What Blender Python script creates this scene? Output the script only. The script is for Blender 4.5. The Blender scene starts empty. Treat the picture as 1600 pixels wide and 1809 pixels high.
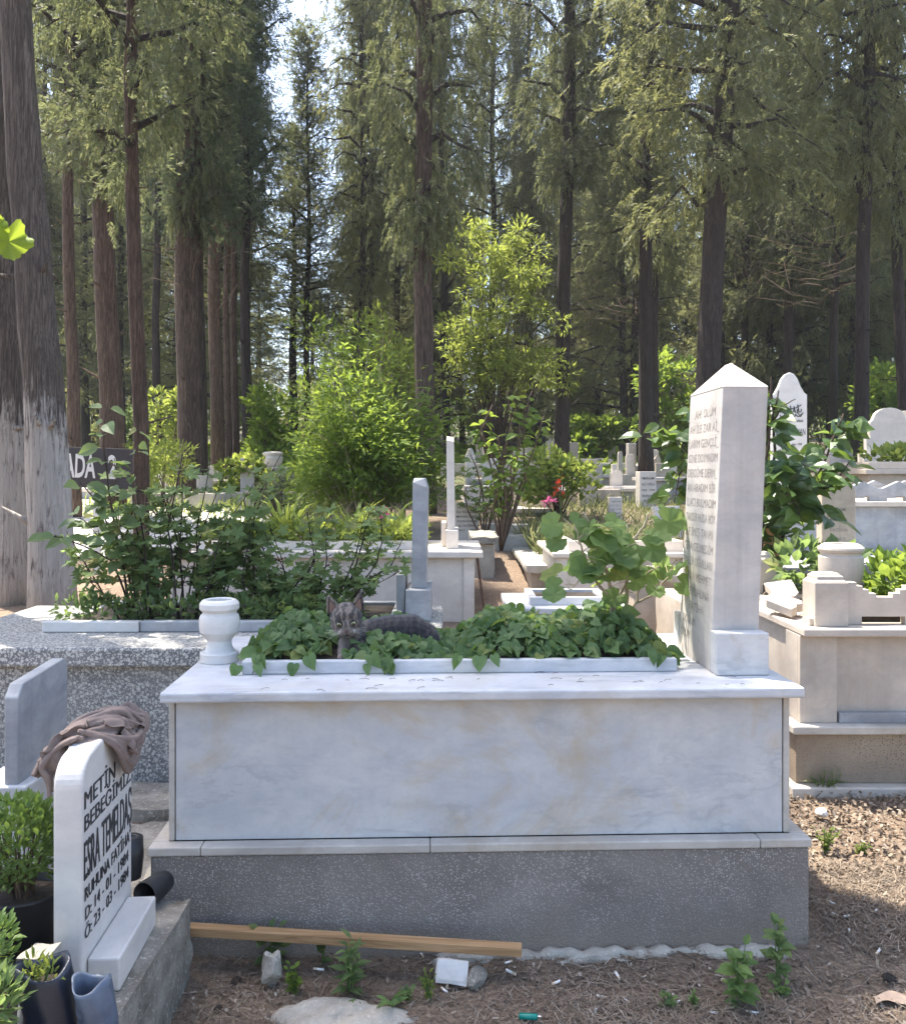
import bpy, math, random
import numpy as np
from mathutils import Vector, Matrix

C = bpy.context
scn = C.scene
# ---------------------------------------------------------------- camera
cam_d = bpy.data.cameras.new('camera')
cam = bpy.data.objects.new('camera', cam_d)
scn.collection.objects.link(cam)
cam.location = (0, 0, 1.6)
cam.rotation_euler = (math.radians(90), 0, 0)
cam_d.sensor_fit = 'HORIZONTAL'
cam_d.sensor_width = 36.0
cam_d.lens = 36.0
cam_d.shift_x = 0.0
cam_d.shift_y = -64.5 / 1600.0
cam_d.clip_start = 0.05
cam_d.clip_end = 600
scn.camera = cam
# ---------------------------------------------------------------- light
SUN = Vector((-0.30, 0.27, 1.0)).normalized()
SUN_EL = math.asin(SUN.z)
world = bpy.data.worlds.new('World')
scn.world = world
world.use_nodes = True
nt = world.node_tree
nt.nodes.clear()
sky = nt.nodes.new('ShaderNodeTexSky')
sky.sky_type = 'NISHITA'
sky.sun_disc = False
sky.sun_elevation = SUN_EL
sky.sun_rotation = math.atan2(SUN.x, SUN.y)
sky.air_density = 1.0
sky.dust_density = 2.6
sky.ozone_density = 1.0
bg = nt.nodes.new('ShaderNodeBackground')
bg.inputs['Strength'].default_value = 0.15
out = nt.nodes.new('ShaderNodeOutputWorld')
nt.links.new(sky.outputs[0], bg.inputs[0])
nt.links.new(bg.outputs[0], out.inputs[0])
sun_d = bpy.data.lights.new('sun', 'SUN')
sun_d.energy = 4.8
sun_d.angle = math.radians(0.53)
sun_d.color = (1.0, 0.93, 0.82)
sun = bpy.data.objects.new('sun', sun_d)
scn.collection.objects.link(sun)
sun.rotation_euler = SUN.to_track_quat('Z', 'Y').to_euler()
scn.view_settings.view_transform = 'Standard'
scn.view_settings.look = 'None'
scn.view_settings.exposure = 1.78
scn.view_settings.gamma = 1.0
scn.cycles.max_bounces = 7
scn.cycles.diffuse_bounces = 4
scn.cycles.glossy_bounces = 2
scn.cycles.transmission_bounces = 4
scn.cycles.transparent_max_bounces = 4
scn.cycles.caustics_reflective = False
scn.cycles.caustics_refractive = False

rng = np.random.default_rng(11)
R_ = random.Random(5)
# ---------------------------------------------------------------- helpers
YH = 840.0
def at(px, py, Y):
    return Vector(((px - 800) / 1600 * Y, Y, 1.6 - (py - YH) / 1600 * Y))
def AX(px, Y): return (px - 800) / 1600 * Y
def AZ(py, Y): return 1.6 - (py - YH) / 1600 * Y

_gy = [-40, 2.9, 3.5, 4.3, 5.0, 7.5, 9.5, 11, 14, 20, 25, 40, 60, 150]
_gz = [-0.02, 0.0, 0.045, 0.09, 0.15, 0.44, 0.66, 0.86, 1.15, 1.65, 2.0, 3.2, 4.7, 12]
def G(x, y):
    x = np.asarray(x, float); y = np.asarray(y, float)
    z = np.interp(y, _gy, _gz)
    z = z + 0.012 * np.sin(x * 3.1 + y * 1.7) * np.sin(y * 2.3 - x) + 0.006 * np.sin(x * 11 + 2 * y) * np.sin(y * 9)
    far = np.clip((y - 9) / 10, 0, 1)
    return z + far * 0.12 * np.sin(x * 0.5 + y * 0.21) * np.sin(y * 0.3)
def g(x, y): return float(G(x, y))

class MB:
    def __init__(s): s.v = []; s.f = []; s.n = 0
    def add(s, V, F, mi=0, M=None):
        V = np.asarray(V, float).reshape(-1, 3)
        if M is not None:
            M = np.array(M); V = V @ M[:3, :3].T + M[:3, 3]
        if isinstance(F, np.ndarray): F = [F]
        else:
            d = {}
            for q in F: d.setdefault(len(q), []).append(q)
            F = [np.array(q) for q in d.values()]
        s.v.append(V)
        for q in F: s.f.append((q + s.n, mi))
        s.n += len(V)
        return s
    def box(s, x0, x1, y0, y1, z0, z1, M=None, mi=0):
        V = [(x, y, z) for z in (z0, z1) for y in (y0, y1) for x in (x0, x1)]
        return s.add(V, [(0, 2, 3, 1), (4, 5, 7, 6), (0, 1, 5, 4), (2, 6, 7, 3), (0, 4, 6, 2), (1, 3, 7, 5)], mi, M)
    def prism(s, poly, d0, d1, plane='xz', M=None, mi=0):
        n = len(poly)
        def p(a, b, d): return (a, d, b) if plane == 'xz' else ((d, a, b) if plane == 'yz' else (a, b, d))
        V = [p(a, b, d0) for a, b in poly] + [p(a, b, d1) for a, b in poly]
        F = [tuple(range(n)), tuple(range(2 * n - 1, n - 1, -1))]
        F += [(i, i + n, (i + 1) % n + n, (i + 1) % n) for i in range(n)]
        return s.add(V, F, mi, M)
    def tube(s, pts, rad, n=8, mi=0, M=None, cap=True, wob=0, seed=0, lobes=None):
        P = np.array([tuple(p) for p in pts], float); m = len(P)
        rad = np.broadcast_to(np.asarray(rad, float), (m,))
        T = np.gradient(P, axis=0); T /= np.linalg.norm(T, axis=1)[:, None] + 1e-9
        ref = np.array([0.0, 0, 1]) if abs(T[0][2]) < .9 else np.array([1.0, 0, 0])
        V = []
        rr = np.random.default_rng(seed)
        prev = None
        for i in range(m):
            a = ref if prev is None else prev
            u = a - T[i] * (a @ T[i]); u /= np.linalg.norm(u) + 1e-9; prev = u
            w = np.cross(T[i], u)
            th = np.arange(n) * 2 * np.pi / n
            r = rad[i] * np.ones(n)
            if lobes is not None: r = r * (1 + lobes[0] * np.cos(lobes[1] * th + i * .15) + lobes[0] * .6 * np.cos((lobes[1] + 2) * th + 1 + i * .1))
            if wob: r = r * (1 + wob * rr.standard_normal(n))
            V.append(P[i] + np.outer(np.cos(th) * r, u) + np.outer(np.sin(th) * r, w))
        V = np.concatenate(V)
        i = np.arange(m - 1)[:, None] * n; j = np.arange(n)[None]; k = (j + 1) % n
        F = [np.stack([i + j, i + k, i + n + k, i + n + j], -1).reshape(-1, 4)]
        if cap: F += [np.arange(n)[::-1][None], (np.arange(n) + (m - 1) * n)[None]]
        V2 = V if M is None else (V @ np.array(M)[:3, :3].T + np.array(M)[:3, 3])
        s.v.append(V2)
        for q in F: s.f.append((q + s.n, mi))
        s.n += len(V); return s
    def lathe(s, prof, c=(0, 0, 0), n=32, mi=0, M=None):
        th = np.arange(n) * 2 * np.pi / n
        V = np.concatenate([np.stack([c[0] + r * np.cos(th), c[1] + r * np.sin(th), np.full(n, c[2] + z)], -1) for r, z in prof])
        m = len(prof); i = np.arange(m - 1)[:, None] * n; j = np.arange(n)[None]; k = (j + 1) % n
        F = np.stack([i + j, i + k, i + n + k, i + n + j], -1).reshape(-1, 4)
        return s.add(V, F, mi, M)
    def ball(s, c, r, M=None, nu=16, nv=10, mi=0):
        r = (r, r, r) if np.isscalar(r) else r
        th = np.arange(nu) * 2 * np.pi / nu; ph = np.linspace(0, np.pi, nv + 1)[1:-1]
        V = [(c[0], c[1], c[2] + r[2])] + [(c[0] + r[0] * math.sin(p) * math.cos(t), c[1] + r[1] * math.sin(p) * math.sin(t), c[2] + r[2] * math.cos(p)) for p in ph for t in th] + [(c[0], c[1], c[2] - r[2])]
        F = [(0, 1 + j, 1 + (j + 1) % nu) for j in range(nu)]
        for i in range(nv - 2):
            F += [(1 + i * nu + j, 1 + (i + 1) * nu + j, 1 + (i + 1) * nu + (j + 1) % nu, 1 + i * nu + (j + 1) % nu) for j in range(nu)]
        L = len(V) - 1; b = 1 + (nv - 2) * nu
        F += [(b + j, L, b + (j + 1) % nu) for j in range(nu)]
        return s.add(V, F, mi, M)
    def build(s, name, mat, parent=None, smooth=False, bevel=0, seg=2, sharp=0):
        me = bpy.data.meshes.new(name)
        V = np.concatenate(s.v).astype(np.float32)
        loops = np.concatenate([q.ravel() for q, _ in s.f]).astype(np.int32)
        tot = np.concatenate([np.full(len(q), q.shape[1]) for q, _ in s.f]).astype(np.int32)
        st = np.concatenate([[0], np.cumsum(tot)[:-1]]).astype(np.int32)
        me.vertices.add(len(V)); me.vertices.foreach_set('co', V.ravel())
        me.loops.add(len(loops)); me.loops.foreach_set('vertex_index', loops)
        me.polygons.add(len(tot)); me.polygons.foreach_set('loop_start', st); me.polygons.foreach_set('loop_total', tot)
        mats = mat if isinstance(mat, (list, tuple)) else [mat]
        for m_ in mats: me.materials.append(m_)
        if len(mats) > 1:
            me.polygons.foreach_set('material_index', np.concatenate([np.full(len(q), mi) for q, mi in s.f]).astype(np.int32))
        me.polygons.foreach_set('use_smooth', np.full(len(tot), bool(smooth)))
        me.update(calc_edges=True); me.validate()
        if sharp: me.set_sharp_from_angle(angle=math.radians(sharp))
        o = bpy.data.objects.new(name, me)
        scn.collection.objects.link(o)
        if parent is not None: o.parent = parent
        if bevel:
            b = o.modifiers.new('bevel', 'BEVEL'); b.width = bevel; b.segments = seg; b.limit_method = 'ANGLE'; b.angle_limit = math.radians(40)
        return o

def tag(o, label, cat, group=None, kind=None):
    o['label'] = label; o['category'] = cat
    if group: o['group'] = group
    o['kind'] = kind or 'thing'
    return o
def thing(name, label, cat, loc=(0, 0, 0), rz=0, group=None):
    o = bpy.data.objects.new(name, None); o.empty_display_size = .1
    scn.collection.objects.link(o)
    o.location = loc; o.rotation_euler = (0, 0, rz)
    return tag(o, label, cat, group)

def unit(a): return a / (np.linalg.norm(a, axis=-1, keepdims=True) + 1e-9)
def scatter(mb, tpl, P, A, N, S, mi=0, W=None):
    """instances of a leaf template (x along, y across, z up) at points P with axis A, normal N, size S"""
    V, F = tpl
    A = unit(np.asarray(A, float)); N = np.asarray(N, float)
    N = N - A * (N * A).sum(-1, keepdims=True); N = unit(N)
    B = np.cross(N, A)
    S = np.broadcast_to(np.asarray(S, float), (len(P),))
    w = np.ones(len(P)) if W is None else W
    X = P[:, None] + S[:, None, None] * (V[None, :, 0:1] * A[:, None] + V[None, :, 1:2] * (B * w[:, None])[:, None] + V[None, :, 2:3] * N[:, None])
    k = len(V)
    off = (np.arange(len(P)) * k)
    for f in F:
        ff = (f[None] + off[:, None, None]).reshape(-1, f.shape[1])
        mb.f.append((ff + mb.n, mi))
    mb.v.append(X.reshape(-1, 3)); mb.n += len(P) * k
    return mb
def leaf(half, cx=.4, fold=.2, droop=.25, wave=0):
    """leaf from the half outline, fan of triangles round a point on the midrib"""
    pts = [(x, y) for x, y in half] + [(x, -y) for x, y in half[::-1] if abs(y) > 1e-6]
    V = [(cx, 0, 0)] + [(x, y, fold * abs(y) - droop * (x - cx) ** 2 + wave * math.sin(7 * x + 9 * y)) for x, y in pts]
    n = len(pts)
    F = [np.array([(0, 1 + i, 1 + (i + 1) % n) for i in range(n)])]
    return np.array(V, float), F
def polar_leaf(fn, n=30, cx=.5, fold=.12, droop=.2):
    V = [(cx, 0, 0.0)]
    for i in range(n):
        t = math.pi * 2 * i / n
        r = fn(t); x = cx + r * math.cos(t); y = r * math.sin(t)
        V.append((x, y, fold * r * (1 + .5 * math.cos(5 * t)) - droop * (x - cx) ** 2))
    return np.array(V), [np.array([(0, 1 + i, 1 + (i + 1) % n) for i in range(n)])]
HEART = leaf([(.05, 0), (-.06, .16), (-.02, .34), (.14, .45), (.34, .45), (.56, .34), (.8, .15), (1, 0)], .3, .22, .3)
LANCE = leaf([(0, 0), (.3, .15), (.6, .13), (1, 0)], .45, .25, .35)
OVATE = leaf([(0, 0), (.12, .2), (.35, .31), (.6, .27), (.82, .12), (1, 0)], .4, .25, .35)
ROUND = polar_leaf(lambda t: .5 * (1 + .05 * math.cos(11 * t)) * (1 - .55 * math.exp(-((t - math.pi) / .22) ** 2)), 44, .5, .18, .15)
LOBED = polar_leaf(lambda t: .5 * (.77 + .23 * math.cos(5 * t)) * (1 + .15 * math.cos(15 * t)) * (1 - .4 * math.exp(-((t - math.pi) / .3) ** 2)), 45, .45, .15, .3)
SMALL = leaf([(0, 0), (.35, .24), (.7, .17), (1, 0)], .45, .2, .3)
BLADE = (np.array([(0, .02, 0), (0, -.02, 0), (.35, .035, .16), (.35, -.035, .16), (.7, .03, .17), (.7, -.03, .17), (1, 0, 0.0)]), [np.array([(0, 1, 3, 2), (2, 3, 5, 4)]), np.array([(4, 5, 6)])])
def make_spray(seed):
    r = np.random.default_rng(seed); V = []; F = []
    def rh(p, d, nn, L, W):
        d = d / np.linalg.norm(d); b = np.cross(nn, d); b /= np.linalg.norm(b) + 1e-9
        i = len(V); V.extend([p, p + d * L * .45 + b * W, p + d * L, p + d * L * .45 - b * W]); F.append((i, i + 1, i + 2, i + 3))
    for k in range(15):
        t = k / 14.0
        p = np.array([t * .75, 0.05 * math.sin(3 * t), -.18 * t * t])
        sgn = 1 if k % 2 else -1
        d = np.array([1.0, sgn * (.75 - .45 * t) + r.normal(0, .15), r.normal(0, .35) - .25 * t])
        rh(p, d, np.array([r.normal(0, .5), r.normal(0, .5), 1.0]), .34 - .12 * t + r.uniform(-.06, .06), .030 + r.uniform(0, .020))
    return np.array(V), [np.array(F)]
SPRAYS = [make_spray(i) for i in range(4)]

# text turned into mesh
def text_geo(s, size=1.0, offset=0.0, extr=0.0):
    cu = bpy.data.curves.new('letters', 'FONT'); cu.body = s; cu.size = size; cu.offset = offset; cu.extrude = extr
    cu.resolution_u = 3
    ob = bpy.data.objects.new('letters', cu); scn.collection.objects.link(ob)
    C.view_layer.update()
    dg = C.evaluated_depsgraph_get(); ev = ob.evaluated_get(dg); me = ev.to_mesh()
    V = np.array([tuple(v.co) for v in me.vertices]).reshape(-1, 3); F = [tuple(p.vertices) for p in me.polygons]
    ev.to_mesh_clear(); bpy.data.objects.remove(ob); bpy.data.curves.remove(cu)
    return V, F
def letter(mb, s, o, right, up, nrm, height, width=None, offset=.0, align='l', extr=.0, bold=0):
    """writes s from point o: right/up/nrm are unit vectors, height the cap height, width the full width"""
    V, F = text_geo(s, 1.0, offset, 0.0)
    if len(V) == 0: return
    V = V.copy(); x0 = V[:, 0].min(); w = V[:, 0].max() - x0
    V[:, 0] -= x0
    ky = height / .73
    kx = ky if width is None else width / w
    if align == 'c': V[:, 0] -= w / 2
    r, u, n = (np.array(tuple(q), float) for q in (right, up, nrm))
    W = np.array(tuple(o))[None] + V[:, 0:1] * kx * r + V[:, 1:2] * ky * u + n[None] * (V[:, 2:3] + extr)
    mb.add(W, F)
    if bold:
        for k in (-1, 1): mb.add(W + k * bold * height * r + n * .0002 * k, F)

# ---------------------------------------------------------------- materials
def mat(name):
    m = bpy.data.materials.new(name); m.use_nodes = True
    n = m.node_tree; b = n.nodes['Principled BSDF']
    return m, n, b
def nd(n, t, **kw):
    x = n.nodes.new(t)
    for k, v in kw.items():
        if k.startswith('i_'): x.inputs[k[2:].replace('_', ' ')].default_value = v
        else: setattr(x, k, v)
    return x
def ramp(n, stops, src=None):
    r = n.nodes.new('ShaderNodeValToRGB'); e = r.color_ramp.elements
    while len(e) < len(stops): e.new(.5)
    for q, (p, c) in zip(e, stops):
        q.position = p; q.color = (c[0], c[1], c[2], 1) if not np.isscalar(c) else (c, c, c, 1)
    if src is not None: n.links.new(src, r.inputs[0])
    return r
def coord(n, scale=(1, 1, 1), rot=(0, 0, 0), kind='Object'):
    t = n.nodes.new('ShaderNodeTexCoord'); mp = n.nodes.new('ShaderNodeMapping')
    mp.inputs['Scale'].default_value = scale; mp.inputs['Rotation'].default_value = rot
    n.links.new(t.outputs[kind], mp.inputs[0]); return mp.outputs[0]
def noise(n, vec, scale, detail=6, rough=.6, dist=0):
    t = nd(n, 'ShaderNodeTexNoise'); t.inputs['Scale'].default_value = scale; t.inputs['Detail'].default_value = detail
    t.inputs['Roughness'].default_value = rough; t.inputs['Distortion'].default_value = dist
    n.links.new(vec, t.inputs['Vector']); return t.outputs['Fac']
def mix(n, fac, a, b, mode='MIX'):
    m = nd(n, 'ShaderNodeMix', data_type='RGBA', blend_type=mode)
    for s, v in ((0, fac), (6, a), (7, b)):
        if hasattr(v, 'links') or isinstance(v, bpy.types.NodeSocket): n.links.new(v, m.inputs[s])
        elif s == 0: m.inputs[0].default_value = v
        else: m.inputs[s].default_value = (*v, 1)
    return m.outputs[2]
def bump(n, b, h, strength=.3, dist=.01):
    k = nd(n, 'ShaderNodeBump'); k.inputs['Strength'].default_value = strength; k.inputs['Distance'].default_value = dist
    n.links.new(h, k.inputs['Height']); n.links.new(k.outputs[0], b.inputs['Normal'])

def marble(name, base, vein, stain=None, vs=1.6, stain_amt=.5, rough=.45, streak=0., lines=None):
    m, n, b = mat(name)
    v = coord(n)
    v2 = coord(n, (1, 1, 1.7), (.3, .5, .2))
    a = noise(n, v2, vs, 10, .66, .5)
    c = ramp(n, [(.34, vein), (.50, [q * .6 + w * .4 for q, w in zip(base, vein)]), (.62, base), (.8, [min(1, q * 1.08) for q in base])], a).outputs[0]
    a2 = noise(n, v2, vs * 4.5, 9, .72, .8)
    c = mix(n, ramp(n, [(.50, 0), (.72, .55)], a2).outputs[0], c, [q * .94 for q in vein])
    if stain:
        s1 = ramp(n, [(.50, 0), (.70, stain_amt)], noise(n, v, vs * .8, 9, .68, .9)).outputs[0]
        c = mix(n, s1, c, stain)
    sp = ramp(n, [(.60, 0), (.72, .45)], noise(n, v, 42, 6, .75)).outputs[0]
    c = mix(n, sp, c, [q * .78 for q in base])
    if streak:
        vz = coord(n, (16, 16, .7))
        s2 = ramp(n, [(.46, 0), (.72, streak)], noise(n, vz, 1.0, 6, .65)).outputs[0]
        c = mix(n, s2, c, [q * .62 for q in vein])
    if lines:
        vl = coord(n, lines[0], lines[1])
        l1 = ramp(n, [(.455, 0), (.485, lines[2]), (.50, lines[2] * .6), (.53, 0)], noise(n, vl, 1.0, 8, .6, .5)).outputs[0]
        msk = ramp(n, [(.42, 0), (.6, 1)], noise(n, v, 2.2, 4)).outputs[0]
        c = mix(n, mix(n, 1, l1, msk, 'MULTIPLY'), c, [q * .62 for q in vein])
    n.links.new(c, b.inputs['Base Color'])
    rr = ramp(n, [(.3, rough - .12), (.7, rough + .2)], noise(n, v, 9, 4)).outputs[0]
    n.links.new(rr, b.inputs['Roughness'])
    bump(n, b, noise(n, v, 60, 5, .7), .22, .003)
    return m
def concrete(name, c1, c2, scale=6, spk=None, bmp=.5, fine=90):
    m, n, b = mat(name); v = coord(n)
    c = ramp(n, [(.3, c1), (.7, c2)], noise(n, v, scale, 9, .68, .3)).outputs[0]
    f = noise(n, v, fine, 4, .75)
    if spk: c = mix(n, ramp(n, [(.55, 0), (.66, .85)], f).outputs[0], c, spk)
    n.links.new(c, b.inputs['Base Color']); b.inputs['Roughness'].default_value = .9
    bump(n, b, f, bmp, .006); return m
def plinth_mat(name, c1, c2, chip, sc=130):
    """exposed aggregate: small chips in a worn matrix"""
    m, n, b = mat(name); v = coord(n)
    c = ramp(n, [(.3, c1), (.7, c2)], noise(n, v, 2.6, 8, .65, .5)).outputs[0]
    vo = nd(n, 'ShaderNodeTexVoronoi'); vo.inputs['Scale'].default_value = sc; n.links.new(v, vo.inputs['Vector'])
    sep = nd(n, 'ShaderNodeSeparateColor'); n.links.new(vo.outputs['Color'], sep.inputs[0])
    pick = ramp(n, [(.48, 0), (.52, 1)], sep.outputs[0]).outputs[0]
    near = ramp(n, [(.28, 1), (.42, 0)], vo.outputs['Distance']).outputs[0]
    worn = ramp(n, [(.36, .3), (.56, 1)], noise(n, v, 3.4, 6, .6)).outputs[0]
    k = mix(n, 1.0, pick, near, 'MULTIPLY'); k = mix(n, 1.0, k, worn, 'MULTIPLY')
    c = mix(n, k, c, chip)
    sz = nd(n, 'ShaderNodeSeparateXYZ'); n.links.new(v, sz.inputs[0])
    ad = nd(n, 'ShaderNodeMath', operation='MULTIPLY_ADD'); ad.inputs[1].default_value = .30; n.links.new(noise(n, coord(n, (5, 5, 1.6)), 1.6, 8, .65), ad.inputs[0]); n.links.new(sz.outputs[2], ad.inputs[2])
    mud = ramp(n, [(.17, .75), (.30, 0)], ad.outputs[0]).outputs[0]
    c = mix(n, mud, c, (.20, .165, .13))
    n.links.new(c, b.inputs['Base Color']); b.inputs['Roughness'].default_value = .85
    bump(n, b, vo.outputs['Distance'], .5, .004); return m
def terrazzo(name):
    m, n, b = mat(name); v = coord(n)
    base = ramp(n, [(.3, (.10, .10, .105)), (.7, (.21, .205, .20))], noise(n, v, 3, 6, .6)).outputs[0]
    c = base
    for sc, thr in ((60, .22), (125, .35)):
        vo = nd(n, 'ShaderNodeTexVoronoi'); vo.inputs['Scale'].default_value = sc; vo.inputs['Randomness'].default_value = 1
        w = nd(n, 'ShaderNodeVectorMath', operation='ADD'); nz = nd(n, 'ShaderNodeTexNoise'); nz.inputs['Scale'].default_value = sc * .8
        n.links.new(v, nz.inputs['Vector']); sc_ = nd(n, 'ShaderNodeVectorMath', operation='SCALE'); sc_.inputs['Scale'].default_value = .5 / sc
        n.links.new(nz.outputs['Color'], sc_.inputs[0]); n.links.new(v, w.inputs[0]); n.links.new(sc_.outputs[0], w.inputs[1])
        n.links.new(w.outputs[0], vo.inputs['Vector'])
        sep = nd(n, 'ShaderNodeSeparateColor'); n.links.new(vo.outputs['Color'], sep.inputs[0])
        pick = ramp(n, [(thr, 0), (thr + .02, 1)], sep.outputs[0]).outputs[0]
        near = ramp(n, [(.40, 1), (.50, 0)], vo.outputs['Distance']).outputs[0]
        k = mix(n, 1.0, pick, near, 'MULTIPLY')
        cc = ramp(n, [(.1, (.30, .285, .25)), (.5, (.44, .43, .40)), (.9, (.55, .53, .47))], sep.outputs[1]).outputs[0]
        c = mix(n, k, c, cc)
    n.links.new(c, b.inputs['Base Color']); b.inputs['Roughness'].default_value = .6
    bump(n, b, noise(n, v, 80, 4, .7), .25, .003); return m
def bark(name, c1, c2, c3, white=False):
    m, n, b = mat(name)
    v = coord(n, (22, 22, 2.2)); v1 = coord(n)
    a = noise(n, v, 1.6, 8, .7, 1.2)
    c = ramp(n, [(.38, c1), (.52, c2), (.64, c3)], a).outputs[0]
    fi = noise(n, coord(n, (30, 30, 1.1)), 1.0, 5, .55, 2.0)
    c = mix(n, ramp(n, [(.44, 0), (.49, .8), (.51, .8), (.56, 0)], fi).outputs[0], c, [q * .45 for q in c1])
    c = mix(n, ramp(n, [(.4, 0), (.7, .6)], noise(n, v1, 2.2, 6)).outputs[0], c, c1)
    if white:
        t = nd(n, 'ShaderNodeTexCoord'); s = nd(n, 'ShaderNodeSeparateXYZ'); n.links.new(t.outputs['Object'], s.inputs[0])
        mr = nd(n, 'ShaderNodeMapRange'); mr.inputs[1].default_value = 1.25; mr.inputs[2].default_value = 2.3; mr.inputs[3].default_value = .20; mr.inputs[4].default_value = -.25
        n.links.new(s.outputs[2], mr.inputs[0])
        ad = nd(n, 'ShaderNodeMath', operation='ADD'); n.links.new(a, ad.inputs[0]); n.links.new(mr.outputs[0], ad.inputs[1])
        ad2 = nd(n, 'ShaderNodeMath', operation='MULTIPLY_ADD'); ad2.inputs[1].default_value = .7; n.links.new(noise(n, v1, 3.5, 6), ad2.inputs[0]); n.links.new(ad.outputs[0], ad2.inputs[2])
        w = ramp(n, [(.82, 0), (1.0, .9)], ad2.outputs[0]).outputs[0]
        c = mix(n, w, c, (.56, .51, .455))
    n.links.new(c, b.inputs['Base Color']); b.inputs['Roughness'].default_value = .95
    bump(n, b, a, 1.0, .05); return m
def foliage(name, dark, light, dead=None, trans=.35, rough=.6, tcol=None, spec=.25):
    """each leaf takes its own tone; light passes through the leaf"""
    m, n, b = mat(name)
    gm = nd(n, 'ShaderNodeNewGeometry'); r = gm.outputs['Random Per Island']
    st = [(0, dark), (.75, light)] + ([(.86, light), (.93, dead)] if dead else [])
    c = ramp(n, st, r).outputs[0]
    oi = nd(n, 'ShaderNodeTexCoord')
    c2 = mix(n, ramp(n, [(.35, 0), (.7, .55)], noise(n, oi.outputs['Object'], 1.3, 3)).outputs[0], c, [q * .6 for q in dark])
    n.links.new(c2, b.inputs['Base Color']); b.inputs['Roughness'].default_value = rough; b.inputs['Specular IOR Level'].default_value = spec
    tr = nd(n, 'ShaderNodeBsdfTranslucent')
    tc = tcol or (min(1, light[0] * 2.2), min(1, light[1] * 2.2), light[2] * .8)
    n.links.new(mix(n, .5, c2, tc), tr.inputs[0])
    ms = nd(n, 'ShaderNodeMixShader'); ms.inputs[0].default_value = trans
    n.links.new(b.outputs[0], ms.inputs[1]); n.links.new(tr.outputs[0], ms.inputs[2])
    n.links.new(ms.outputs[0], n.nodes['Material Output'].inputs[0]); return m
def plain(name, c, rough=.6, metal=0, var=.25, sc=20, bmp=.0):
    m, n, b = mat(name); v = coord(n)
    n.links.new(ramp(n, [(.3, [q * (1 - var) for q in c]), (.7, [min(1, q * (1 + var)) for q in c])], noise(n, v, sc, 6, .6)).outputs[0], b.inputs['Base Color'])
    b.inputs['Roughness'].default_value = rough; b.inputs['Metallic'].default_value = metal
    if bmp: bump(n, b, noise(n, v, sc * 3, 5, .7), bmp, .004)
    return m
def wood(name):
    m, n, b = mat(name); v = coord(n, (1.5, 40, 40))
    n.links.new(ramp(n, [(.3, (.20, .105, .045)), (.5, (.36, .215, .10)), (.7, (.46, .30, .16))], noise(n, v, 1.4, 7, .6, .6)).outputs[0], b.inputs['Base Color'])
    b.inputs['Roughness'].default_value = .75; bump(n, b, noise(n, v, 3, 5), .2, .003); return m
def ground_mat():
    m, n, b = mat('soil'); v = coord(n)
    a = noise(n, v, 1.1, 8, .65, .4)
    c = ramp(n, [(.3, (.10, .068, .046)), (.5, (.17, .118, .08)), (.7, (.275, .205, .14))], a).outputs[0]
    f = noise(n, v, 55, 6, .75)
    c = mix(n, ramp(n, [(.5, 0), (.62, .8)], f).outputs[0], c, (.33, .25, .175))
    c = mix(n, ramp(n, [(.33, .8), (.45, 0)], f).outputs[0], c, (.055, .038, .028))
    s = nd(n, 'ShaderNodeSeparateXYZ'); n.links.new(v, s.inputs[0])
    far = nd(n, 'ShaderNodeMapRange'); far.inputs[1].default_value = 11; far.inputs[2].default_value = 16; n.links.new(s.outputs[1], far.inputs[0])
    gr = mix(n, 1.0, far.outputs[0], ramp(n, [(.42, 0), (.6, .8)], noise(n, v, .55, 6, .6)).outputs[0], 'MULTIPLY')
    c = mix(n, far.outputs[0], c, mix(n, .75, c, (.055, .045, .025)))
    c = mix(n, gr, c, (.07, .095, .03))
    n.links.new(c, b.inputs['Base Color']); b.inputs['Roughness'].default_value = 1
    bump(n, b, f, .8, .02); return m

M = {}
M['marble'] = marble('blue white marble', (.56, .55, .53), (.43, .44, .455), (.45, .36, .24), 4.2, .75, .42, lines=((2.2, 2.2, 5), (.0, .5, 0), .4), streak=.10)
M['marble_top'] = marble('slab marble', (.585, .58, .575), (.43, .445, .475), (.42, .36, .27), 4, .35, .45, lines=((1.3, 11, 11), (0, 0, .06), .75))
M['marble_trim'] = marble('weathered trim marble', (.54, .50, .44), (.38, .35, .31), (.32, .25, .17), 4, .6, .5)
M['marble_grey'] = marble('weathered grey marble', (.56, .51, .455), (.385, .36, .34), (.40, .33, .25), 2.4, .4, .55, streak=.30)
M['marble_beige'] = marble('beige grey marble', (.53, .46, .385), (.39, .345, .30), (.34, .27, .19), 2.8, .5, .55, streak=.25)
M['marble_white'] = marble('white marble', (.66, .63, .585), (.52, .505, .485), (.45, .38, .29), 3.0, .35, .42)
M['marble_cream'] = marble('cream marble', (.66, .59, .51), (.52, .47, .415), (.42, .34, .25), 3.0, .4, .45, streak=.12)
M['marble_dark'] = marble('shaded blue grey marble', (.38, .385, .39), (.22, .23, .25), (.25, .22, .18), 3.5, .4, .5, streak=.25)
M['stone_tan'] = marble('tan stone', (.52, .44, .35), (.38, .32, .26), (.28, .20, .13), 3.5, .5, .6, streak=.3)
M['plinth'] = plinth_mat('dark aggregate plinth', (.14, .122, .107), (.26, .23, .20), (.46, .43, .39), 165)
M['plinth_tan'] = plinth_mat('tan aggregate plinth', (.24, .18, .125), (.37, .30, .22), (.10, .075, .055), 120)
M['terrazzo'] = terrazzo('terrazzo')
M['concrete'] = concrete('mossy concrete', (.085, .075, .055), (.33, .305, .26), 7, (.45, .42, .37), .8, 70)
M['concrete_light'] = concrete('pale concrete', (.26, .24, .20), (.44, .41, .35), 6, (.5, .47, .4))
M['letters'] = plain('black paint', (.018, .018, .02), .5)
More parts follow.
